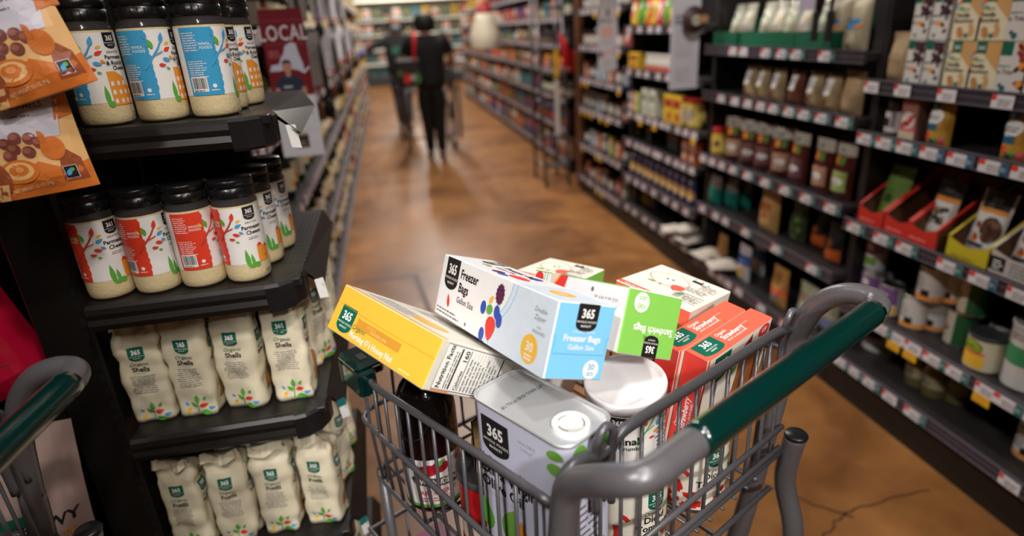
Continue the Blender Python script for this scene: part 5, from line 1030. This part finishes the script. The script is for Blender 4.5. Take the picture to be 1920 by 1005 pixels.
hang_sign(1122, 1157, 133, 4.25, 1.62, lambda w_, h: BARS(w_*.2, h*.05, w_*.6, h*.1, 4, LGREY, 3)+BARS(w_*.4, h*.2, w_*.5, h*.08, 2, M((214, 150, 140), .5), 4)+EL(w_*.15, h*.2, w_*.12, h*.04, K(120, 50, 60))+BARS(w_*.15, h*.32, w_*.7, h*.05, 2, LGREY, 5)+RC(w_*.15, h*.40, w_*.6, h*.13, M((222, 176, 166), .5))+T('365', w_*.55, h*.58, w_*.16, INK, 1, 'C')+RC(w_*.13, h*.585, w_*.16, w_*.16, DGRN)+LF(w_*.5, h*.64, w_*.5, w_*.16, 90, K(86, 70, 96)), 'white hanging sign with pink text, farther of two')
hang_sign(1254, 1306, 169, 3.0, 1.58, lambda w_, h: BARS(w_*.15, h*.30, w_*.7, h*.28, 9, LGREY, 3, .4)+BARS(w_*.12, h*.60, w_*.7, h*.10, 3, GRT, 4, .6)+BARS(w_*.2, h*.08, w_*.6, h*.14, 3, LGREY, 7, .4)+BARS(w_*.1, h*.86, w_*.5, h*.03, 1, GRT, 2), 'white hanging sign with grey text lines, nearer of two')
p = onY(1302, 36, 2.96); b = MB().tube([(0, 0, 0), (0, .004, 0)], .060, M((76, 52, 52), .5, var=.2), 32)
b.dec(EL(.012, -.004, .026, .024, M((196, 186, 170), .5))+LF(-.01, -.01, .03, .012, 20, GRC)+RC(.02, -.018, .05, .034, M((176, 132, 92), .5)), lambda x, y, o: (x, -o, y), .0006); b.build('round_sign', loc=p, label='round dark food sign clipped beside the nearer hanging sign', cat='sign')
MB().tube([(0, .006, .0), (1.60-p.x, .006, 0)], .003, CANM).build('sign_arm', COL.objects['round_sign'])
# utensils hanging from the top of the second unit
UT = M((22, 22, 24), .35)
def ladle(name='spatula'):
    return MB().tube([(0, 0, 0), (0, .004, -.05), (0, 0, -.15)], [.007, .008, .006], UT, 10).box(-.018, .018, -.003, .003, -.25, -.15, UT, .002).build(name, cat='utensil')
sp = ladle()
for i, px in enumerate((1566, 1598)):
    p = onY(px, -70, 2.02+.04*i); put(sp, (1.52, 2.10-.075*i, 1.555), -PI/2, 'black spatula hanging from the second right unit, %s' % ('left one', 'right one')[i])
MB().box(-.002, .002, -.045, .045, -.14, 0, M((176, 168, 190), .45)).build('price_card', loc=(1.515, 2.15, 1.55), label='lilac price card beside the hanging black spatulas', cat='card')
MB().box(1.505, 1.54, 1.90, 2.97, 1.556, 1.576, STEEL).box(1.54, 2.015, 1.915, 1.93, 1.556, 1.576, STEEL).box(1.54, 2.015, 2.93, 2.945, 1.556, 1.576, STEEL).build('hook_rail', label='dark hook rail along the top of the second right unit', cat='rail')
# ------------------------------------------------------------------ distant shelf runs
rn = random.Random(11)
FARZ = [.13, .44, .72, .98, 1.22, 1.46, 1.72]
f0 = gondola('distant right shelf bay, first beyond the wooden post', 1.66, 5.90, 7.10, 1, FARZ, {i: [(5.98+.15*q, 0) for q in range(8)] for i in range(7)}, top=2.1, detail=False, group=None, wide=1.3)
for i in range(1, 7): dup(f0, (1.66, 6.5+1.2*i, 0), -PI/2, 'distant right shelf bay, %s beyond the wooden post' % ORD[i])
LZ = [.16, .48, .80, 1.12, 1.44, 1.76]
g0 = gondola('left shelf bay of dark bottles, first behind the display rack', -.40, 1.36, 2.56, -1, LZ, {i: [(1.44+.13*q, 0) for q in range(9)] for i in range(6)}, top=2.0, detail=False, wide=1.2)
for i in range(1, 10): dup(g0, (-.40, 1.96+1.2*i, 0), PI/2, 'left shelf bay, %s behind the display rack' % ORD[i])
FC = [((190, 36, 32), 'red'), ((232, 96, 44), 'orange'), ((216, 170, 50), 'yellow'), ((206, 202, 192), 'white'), ((40, 110, 120), 'teal'), ((60, 100, 56), 'green'), ((50, 66, 130), 'blue'), ((150, 112, 84), 'tan'), ((60, 24, 28), 'dark red'), ((40, 38, 44), 'black')]
FP = []
for i, (c, n_) in enumerate(FC):
    FP.append((carton(('far_carton_a', 'far_carton_b', 'far_carton_c', 'cereal_box', 'far_carton_d')[i % 5], .15, .08, .19, M(c, .45), RC(-.06, .09, .12, .05, K(*FC[(i*3+2) % 10][0]))+EL(0, .04, .035, .025, K(*FC[(i+3) % 10][0])), cat='carton'), n_+' carton'))  # all plain far cartons; any product kind in these names is arbitrary
FP.append((jar('jar', .05, .15, M((150, 60, 40), .2), M((206, 60, 50), .4), M((226, 216, 200), .4), lh=.18), 'red-brown jar')); FP.append((bottle('bottle', .04, .21, M((40, 60, 40), .12), M((206, 180, 70), .4), M((222, 216, 196), .4)), 'green bottle'))
HIG = ['bottom', 'second', 'third', 'fourth', 'fifth', 'sixth', 'seventh']
for bay in range(7):
    for s, z in enumerate(FARZ):
        y = 5.98+1.2*bay; ref = rn.randrange(12)
        while y < 5.9+1.2*(bay+1)-.08:
            j = ref if rn.random() < .5 else rn.randrange(12); o, n_ = FP[j]; hs = rn.uniform(.85, 1.12)*(1.2 if s == 0 else 1.03 if s == 1 else .90)
            put(o, (1.73+rn.uniform(0, .02), y, z-.002), -PI/2, 'distant %s on the %s shelf up, right run beyond post' % (n_, HIG[s]), 'distant %ss on the %s shelf of the right run' % (n_, HIG[s]), (1, 1, hs))
            y += rn.choice((.17, .175, .18, .26))
OILD = M((22, 26, 16), .08, coat=.4)
LP = [(bottle('bottle', .036, .25, OILD, M((24, 22, 22), .3), M((214, 204, 170), .4), RC(-.02, .05, .04, .03, ORG)), 'dark oil bottle'), (bottle('bottle', .034, .24, M((60, 70, 22), .08), M((196, 160, 60), .35), M((226, 222, 206), .4)), 'olive green oil bottle'), (bottle('bottle', .036, .23, M((30, 12, 12), .08), M((150, 30, 34), .35), M((222, 206, 190), .4)), 'dark red vinegar bottle'), (pouch('bag', .12, .2, .06, M((222, 206, 150), .4, bump=.3), EL(0, .1, .03, .04, YEL), seed=501), 'cream bag'),
      (carton('rice_box', .11, .07, .20, M((226, 186, 60), .45), RC(-.04, .1, .08, .06, RED), cat='carton'), 'yellow carton'), (carton('stock_carton', .11, .07, .18, M((214, 206, 196), .45), RC(-.04, .03, .08, .05, GRN)+BARS(-.04, .1, .08, .05, 2, INK), cat='carton'), 'white and green carton'), (jar('jar', .042, .14, M((170, 96, 40), .2), M((30, 28, 28), .4), M((226, 220, 206), .4), lh=.18), 'amber jar'), (carton('noodle_box', .12, .07, .2, M((196, 60, 50), .45), RC(-.04, .1, .08, .06, WHITE), cat='carton'), 'red carton')]
for bay in range(10):
    for s, z in enumerate(LZ):
        y = 1.43+1.2*bay
        while y < 1.36+1.2*(bay+1)-.07:
            j = rn.choice((0, 0, 0, 1, 2, 6, 0, 3) if bay < 4 else (3, 4, 2, 7, 1, 3, 0, 5, 6, 0, 1)); o, n_ = LP[j]
            put(o, (-.47+rn.uniform(-.01, .012), y, z-.002), PI/2+rn.uniform(-.1, .1), '%s on the %s shelf up of left bay %s' % (n_, HIG[s], ORD[bay]), '%ss on the %s shelf of left bay %s' % (n_, HIG[s], ORD[bay]))
            y += rn.choice((.10, .13, .17, .24)) if j not in (3, 4, 5, 7) else rn.choice((.14, .2, .3))
# hanging merchandise on the left run
UTW = M((150, 104, 66), .5, var=.1)
strip = MB().box(-.008, .008, -.001, .001, -.75, 0, M((28, 26, 26), .4)).tube([(0, .001, -.01), (0, .10, -.01)], .003, CANM).build('clip_strip', cat='strip')
spoon = MB().tube([(0, 0, 0), (0, -.006, -.10), (0, 0, -.24)], [.008, .010, .007], UT, 10).lathe([(.0001, -.33), (.02, -.32), (.027, -.29), (.02, -.25), (.006, -.235)], UT, 16).build('ladle', cat='utensil')
spoonw = MB().tube([(0, 0, 0), (0, -.003, -.16), (0, 0, -.26)], [.006, .007, .006], UTW, 10).lathe([(.0001, -.34), (.016, -.33), (.022, -.30), (.016, -.27), (.006, -.255)], UTW, 16).build('wooden_spoon', cat='utensil')
card = MB().box(-.035, .035, -.001, .001, -.24, 0, M((222, 218, 224), .45)); card.dec(RC(-.035, -.24, .07, .012, K(206, 60, 120))+BARS(-.025, -.12, .05, .08, 4, LGREY), lambda x, y, o: (x, -.001-o, y)); card = card.build('product_card', cat='card')
for i, (y, z) in enumerate(((3.0, 1.76), (3.9, 1.78), (4.9, 1.80), (6.2, 1.82))):
    put(strip, (-.355, y+.06, z), PI*.5+PI/2, 'grey clip strip with hanging tools, %s along the left run' % ORD[i])
    for q, (o, n_) in enumerate(((spoon, 'black ladle'), (spoonw, 'wooden spoon'), (spoon, 'black ladle'), (card, 'white card with pink edge'), (card, 'white card with pink edge'))):
        put(o, (-.345+.035*(q % 3), y+.02*(q % 2), z-.04-(.33 if q in (1, 2) else .28 if q == 4 else 0)), .1*(q-2), '%s, %s on the %s clip strip of the left run' % (n_, 'upper' if q in (0, 3, 1) else 'lower', ORD[i]))
# refrigerated case at the end of the aisle
CASE = M((120, 122, 120), .4); LIT = M((255, 246, 226), .5, emit=.55, var=0)
fc = empty('refrigerated_case', (.4, 18.4, 0), 0, 'brightly lit refrigerated case at the far end of the aisle', 'refrigerator')
MB().box(-2.2, 2.2, .60, .70, 0, 2.6, M((226, 222, 210), .5)).build('back_panel', fc); MB().box(-2.2, 2.2, 0, .6, 2.25, 2.6, CASE, .01).build('canopy', fc); MB().box(-2.2, 2.2, 0, .6, 0, .25, M((60, 60, 62), .4), .01).build('base', fc)
for z in (.6, .98, 1.36, 1.74): MB().box(-2.18, 2.18, .05, .6, z, z+.03, CASE).build('shelf', fc)
MB().box(-2.15, 2.15, .02, .10, 2.19, 2.245, LIT).build('lamp_tube', fc)
for z in (.57, .95, 1.33, 1.71): MB().box(-2.15, 2.15, .10, .14, z-.012, z+.025, LIT).build('lamp_tube', fc)
for s, z in enumerate((.25, .63, 1.01, 1.39, 1.77)):
    for q in range(16):
        o, n_ = FP[rn.choice((3, 3, 5, 9, 7, 2, 3, 4))]; put(o, (-1.7+q*.27, 18.66, z+.001), 0, '%s on the %s shelf up of the lit far case' % (n_, HIG[s]), '%ss on the %s shelf of the lit far case' % (n_, HIG[s]), (1.3, 1, 1.3))
for x, y, zz, sx, sy, pw in ((.4, 17.2, 2.9, 3.0, .4, 40),): area('case_lamp', (x, y, zz), (x, 18.5, 1.0), sx, sy, pw, (1, .97, .9))
p = onY(912, 92, 8.6); q = onY(912, 2, 8.6); hh = q.z-p.z
o = MB().lathe([(.0001, 0), (.20, 0), (.21, .02), (.20, hh*.35), (.13, hh*.62), (.11, hh*.75), (.0001, hh*.76)], M((206, 196, 176), .5), 20).build('bottle_display', loc=(p.x, 8.6, p.z), label='big cream bottle-shaped display on the distant right shelves', cat='display')
MB().lathe([(.11, hh*.75), (.105, hh*.8), (.08, hh), (.0001, hh)], K(150, 40, 44), 20).build('red_cap', o); MB().tube([(.10, 0, hh*.3), (1.72-p.x, 0, hh*.3)], .01, CANM).build('bracket', o)
# rolling ladder by the wooden post
LM = M((108, 106, 110), .35, metal=.6, var=.08)
ld = empty('rolling_ladder', (1.43, 5.62, 0), 0, 'grey metal rolling ladder standing by the wooden post', 'ladder')
for x, y, lean in ((-.11, -.22, .16), (.11, -.22, .16), (-.11, .22, -.10), (.11, .22, -.10)): MB().tube([(x, y, 0.03), (x, y+lean, 1.80)], .014, LM, 10).build('rail', ld); 
for i in range(6):
    z = .18+i*.27; yy = -.22+.16*z/1.8; MB().box(-.11, .11, yy-.02, yy+.10, z, z+.02, LM).build('step', ld)
for z in (.12, .75, 1.3): MB().tube([(-.11, .22-.1*z/1.8, z), (.11, .22-.1*z/1.8, z)], .009, LM, 8).build('cross_bar', ld)
for x in (-.11, .11): MB().tube([(x, -.21, .2), (x, .21, .2)], .009, LM, 8).build('cross_bar', ld); MB().tube([(x, -.14, 1.2), (x, .15, 1.2)], .009, LM, 8).build('cross_bar', ld)
for x, y in ((-.11, -.22), (.11, -.22), (-.11, .22), (.11, .22)): MB().tube([(x-.01, y, .026), (x+.01, y, .026)], .025, RUB, 14).build('wheel', ld)
MB().tube(bez([(1.50, 5.44, 1.30), (1.52, 5.41, 1.24), (1.535, 5.41, 1.12), (1.53, 5.42, 1.05)], 5), [.030]*5+[.036]*5+[.034]*5+[.02], K(176, 20, 34), 10).build('red_cloth', label='red cloth hanging on the rolling ladder', cat='cloth')
tagl = MB().box(-.02, .02, -.002, .002, -.5, 0, M((214, 212, 206), .5)); tagl.box(-.02, .02, -.0025, .0025, .02, .25, TYEL); tagl.build('ladder_tag', ld, (.02, -.195, .95))
# ------------------------------------------------------------------ shoppers
def skin(name, V_, E_, m, parent=None, sub=1, root=0):
    bm = bmesh.new(); L = bm.verts.layers.skin.verify(); vs = []
    for i, (p, r) in enumerate(V_):
        v = bm.verts.new(p); v[L].radius = r if isinstance(r, tuple) else (r, r); v[L].use_root = i == root; vs.append(v)
    for a, b in E_: bm.edges.new((vs[a], vs[b]))
    me = bpy.data.meshes.new(name); bm.to_mesh(me); bm.free(); me.materials.append(m)
    o = bpy.data.objects.new(name, me); COL.objects.link(o)
    sk = o.modifiers.new('skin', 'SKIN'); sk.use_smooth_shade = True
    ss = o.modifiers.new('subsurf', 'SUBSURF'); ss.levels = sub; ss.render_levels = sub
    if parent: o.parent = parent
    return o
def chain(*items):
    V_ = [i for i in items]; return V_, [(i, i+1) for i in range(len(V_)-1)]
def figure(label, loc, rot, J, cols, hgt=1.64):
    """J: joints in local space (x right, y forward, z up)"""
    SK, SH, PT, SHOE, HAIR = cols
    V_ = [(J['pelvis'], .12), (J['waist'], (.115, .10)), (J['chest'], (.135, .11)), (J['neck0'], .06), (J['neck'], .048), (J['head0'], .062), (J['head1'], (.074, .084)), (J['head2'], (.070, .080)), (J['head3'], .040)]
    E_ = [(i, i+1) for i in range(8)]
    fx = J['face']; n0 = len(V_)
    V_ += [(tuple(Vector(J['head1'])+Vector(fx)*.098+Vector((0, 0, -.012))), .013)]; E_ += [(6, n0)]           # nose
    for s in (-1, 1):
        e = Vector((fx[1], -fx[0], 0))*s; V_ += [(tuple(Vector(J['head1'])+e*.082), .014)]; E_ += [(6, len(V_)-1)]   # ears
    for s in ('l', 'r'):
        k = len(V_); V_ += [(J['sh'+s], .058), (J['el'+s], .042), (J['wr'+s], .028), (tuple(Vector(J['wr'+s])*.45+Vector(J['ha'+s])*.55), (.036, .020))]
        E_ += [(2, k), (k, k+1), (k+1, k+2), (k+2, k+3)]
        h = Vector(J['ha'+s]); w0 = Vector(J['wr'+s]); d = (h-w0).normalized(); sd = d.cross(Vector((0, 0, 1))).normalized() if abs(d.z) < .9 else Vector((1, 0, 0)); up = sd.cross(d)
        for f in range(4):
            a = h+sd*(.026-.0175*f)+d*.01; ln = (.036, .042, .040, .032)[f]; q = len(V_)
            V_ += [(tuple(a), .0095), (tuple(a+d*ln-up*.006), .0088), (tuple(a+d*ln*1.5-up*.030), .0078)]; E_ += [(k+3, q), (q, q+1), (q+1, q+2)]
        q = len(V_); t = w0+d*.03+sd*(.034 if s == 'r' else .034); V_ += [(tuple(t), .011), (tuple(t+d*.035+sd*.012-up*.012), .009)]; E_ += [(k+3, q), (q, q+1)]
    for s in ('l', 'r'):
        k = len(V_); V_ += [(J['hip'+s], .088), (J['kn'+s], .058), (J['an'+s], .040), (J['to'+s], (.036, .028))]; E_ += [(0, k), (k, k+1), (k+1, k+2), (k+2, k+3)]
    body = skin('person', V_, E_, SK)
    body.location = loc; body.rotation_euler = (0, 0, rot); tag(body, label, 'person')
    # clothes
    V2 = [(tuple(Vector(J['pelvis'])-Vector((0, 0, .10))), (.190, .160)), (J['pelvis'], (.200, .165)), (J['waist'], (.190, .14)), (J['chest'], (.200, .14)), (J['neck0'], (.085, .07))]; E2 = [(0, 1), (1, 2), (2, 3), (3, 4)]
    for s in ('l', 'r'):
        k = len(V2); e = tuple(Vector(J['sh'+s])*.35+Vector(J['el'+s])*.65) if J.get('short') else J['wr'+s]
        V2 += [(J['sh'+s], .085), (tuple(Vector(J['sh'+s])*.5+Vector(J['el'+s])*.5) if J.get('short') else J['el'+s], .078 if J.get('short') else .060), (e, .078 if J.get('short') else .046)]; E2 += [(3, k), (k, k+1), (k+1, k+2)]
    skin('top', V2, E2, SH, body)
    V3 = [(tuple(Vector(J['pelvis'])+Vector((0, 0, .04))), (.150, .115)), (J['pelvis'], (.152, .12))]; E3 = [(0, 1)]
    for s in ('l', 'r'):
        k = len(V3); V3 += [(J['hip'+s], .112), (tuple(Vector(J['hip'+s])*.5+Vector(J['kn'+s])*.5), .096), (J['kn'+s], .078), (tuple(Vector(J['kn'+s])*.55+Vector(J['an'+s])*.45), .068), (J['an'+s], .052)]
        E3 += [(1, k), (k, k+1), (k+1, k+2), (k+2, k+3), (k+3, k+4)]
    skin('trousers', V3, E3, PT, body)
    for s in ('l', 'r'):
        a = Vector(J['an'+s]); t = Vector(J['to'+s]); dr = (t-a); dr.z = 0; dr.normalize()
        V4 = [(tuple(Vector((a.x, a.y, a.z-.035))-dr*.035), (.038, .034)), (tuple(Vector((a.x, a.y, .05))+dr*.03), (.042, .040)), (tuple(Vector((t.x, t.y, .038))), (.044, .032)), (tuple(Vector((t.x, t.y, .032))+dr*.05), (.030, .024))]
        skin('shoe', V4, [(0, 1), (1, 2), (2, 3)], SHOE, body)
    hv = [(tuple(Vector(J['head2'])-Vector(fx)*.012+Vector((0, 0, .03))), .105), (tuple(Vector(J['head1'])-Vector(fx)*.035), (.135, .105)), (tuple(Vector(J['head0'])-Vector(fx)*.050+Vector((0, 0, -.01))), (.130, .080)), (tuple(Vector(J['neck'])-Vector(fx)*.050), (.105, .05))]
    if J.get('longhair', 1): skin('hair', hv, [(0, 1), (1, 2), (2, 3)], HAIR, body)
    else: skin('hair', hv[:2]+[(hv[2][0], (.07, .05))], [(0, 1), (1, 2)], HAIR, body)
    return body
BLK = M((7, 7, 9), .85, var=.1); BLK2 = M((8, 8, 10), .85); SKINM = M((158, 104, 78), .5)
base = dict(pelvis=(0, 0, .88), waist=(0, .01, 1.04), chest=(0, .01, 1.22), neck0=(0, .0, 1.345), neck=(0, .0, 1.40), head0=(0, .02, 1.445), head1=(0, .03, 1.51), head2=(0, .025, 1.565), head3=(0, .02, 1.605), face=(0, 1, 0), short=1,
    shl=(-.185, .0, 1.33), shr=(.185, .0, 1.33), ell=(-.275, .02, 1.08), elr=(.275, .02, 1.08), wrl=(-.19, .23, 1.045), wrr=(.19, .23, 1.045), hal=(-.17, .30, 1.065), har=(.17, .30, 1.065),
    hipl=(-.085, 0, .84), hipr=(.085, 0, .84), knl=(-.06, .05, .47), knr=(.07, .02, .47), anl=(-.06, .06, .085), anr=(.065, -.02, .085), tol=(-.07, .17, .045), tor=(.08, .09, .045))
p1 = figure('person seen from behind in black clothes, pushing a cart', (.46, 7.18, 0), 0, base, (SKINM, BLK, BLK2, M((96, 84, 86), .6, var=.4, scale=30), M((14, 11, 11), .55)))
bag = empty('shoulder_bag', (.24, 7.10, 1.0), 0, 'dark shoulder bag with red strap and bright flowers on the shopper', 'bag')
b = MB(); b.box(-.15, .13, -.12, .0, -.14, .15, M((34, 32, 30), .6, var=.3, scale=20), .03)
b.dec(EL(-.03, -.06, .035, .055, K(206, 50, 36))+EL(.075, -.06, .04, .06, K(70, 120, 60))+EL(.03, -.05, .022, .03, K(206, 180, 190))+EL(-.1, .0, .03, .03, K(90, 100, 60)), lambda x, y, o: (x, -.12-o, y), .001); b.build('pouch', bag)
MB().tube(bez([(.06, -.10, .10), (.07, -.125, .22), (.09, -.10, .345), (.09, .0, .395), (.08, .10, .33), (.04, .10, .1)], 6), .017, K(206, 24, 30), 10).build('strap', bag)
arm = dict(base); arm.update(short=0, longhair=1, shl=(-.17, 0, 1.31), ell=(-.23, .05, 1.06), wrl=(-.16, .22, 1.0), hal=(-.13, .28, 1.0), shr=(.17, .0, 1.31), elr=(.34, .06, 1.24), wrr=(.46, .10, 1.17), har=(.52, .11, 1.15))
p2 = figure('person facing us in a dark jacket and pale blue mask, reaching left', (.20, 9.7, 0), PI, arm, (SKINM, M((36, 36, 40), .7), M((40, 44, 58), .7), M((50, 46, 46), .6), M((64, 42, 34), .6)))
mk = MB().lathe([(.0001, -.050), (.050, -.046), (.068, -.02), (.070, .0), (.050, .012)], M((150, 190, 214), .7), 20); mk.build('face_mask', p2, (0, .075, 1.49)).scale = (1, .75, 1.1)
gl = skin('glove', [((.465, .10, 1.17), .036), ((.525, .11, 1.15), (.050, .038)), ((.565, .115, 1.13), .034)], [(0, 1), (1, 2)], K(40, 96, 190), p2)
sh_ = MB().box(-.09, .09, .115, .125, 1.12, 1.22, K(60, 120, 100)).build('shirt_print', p2)
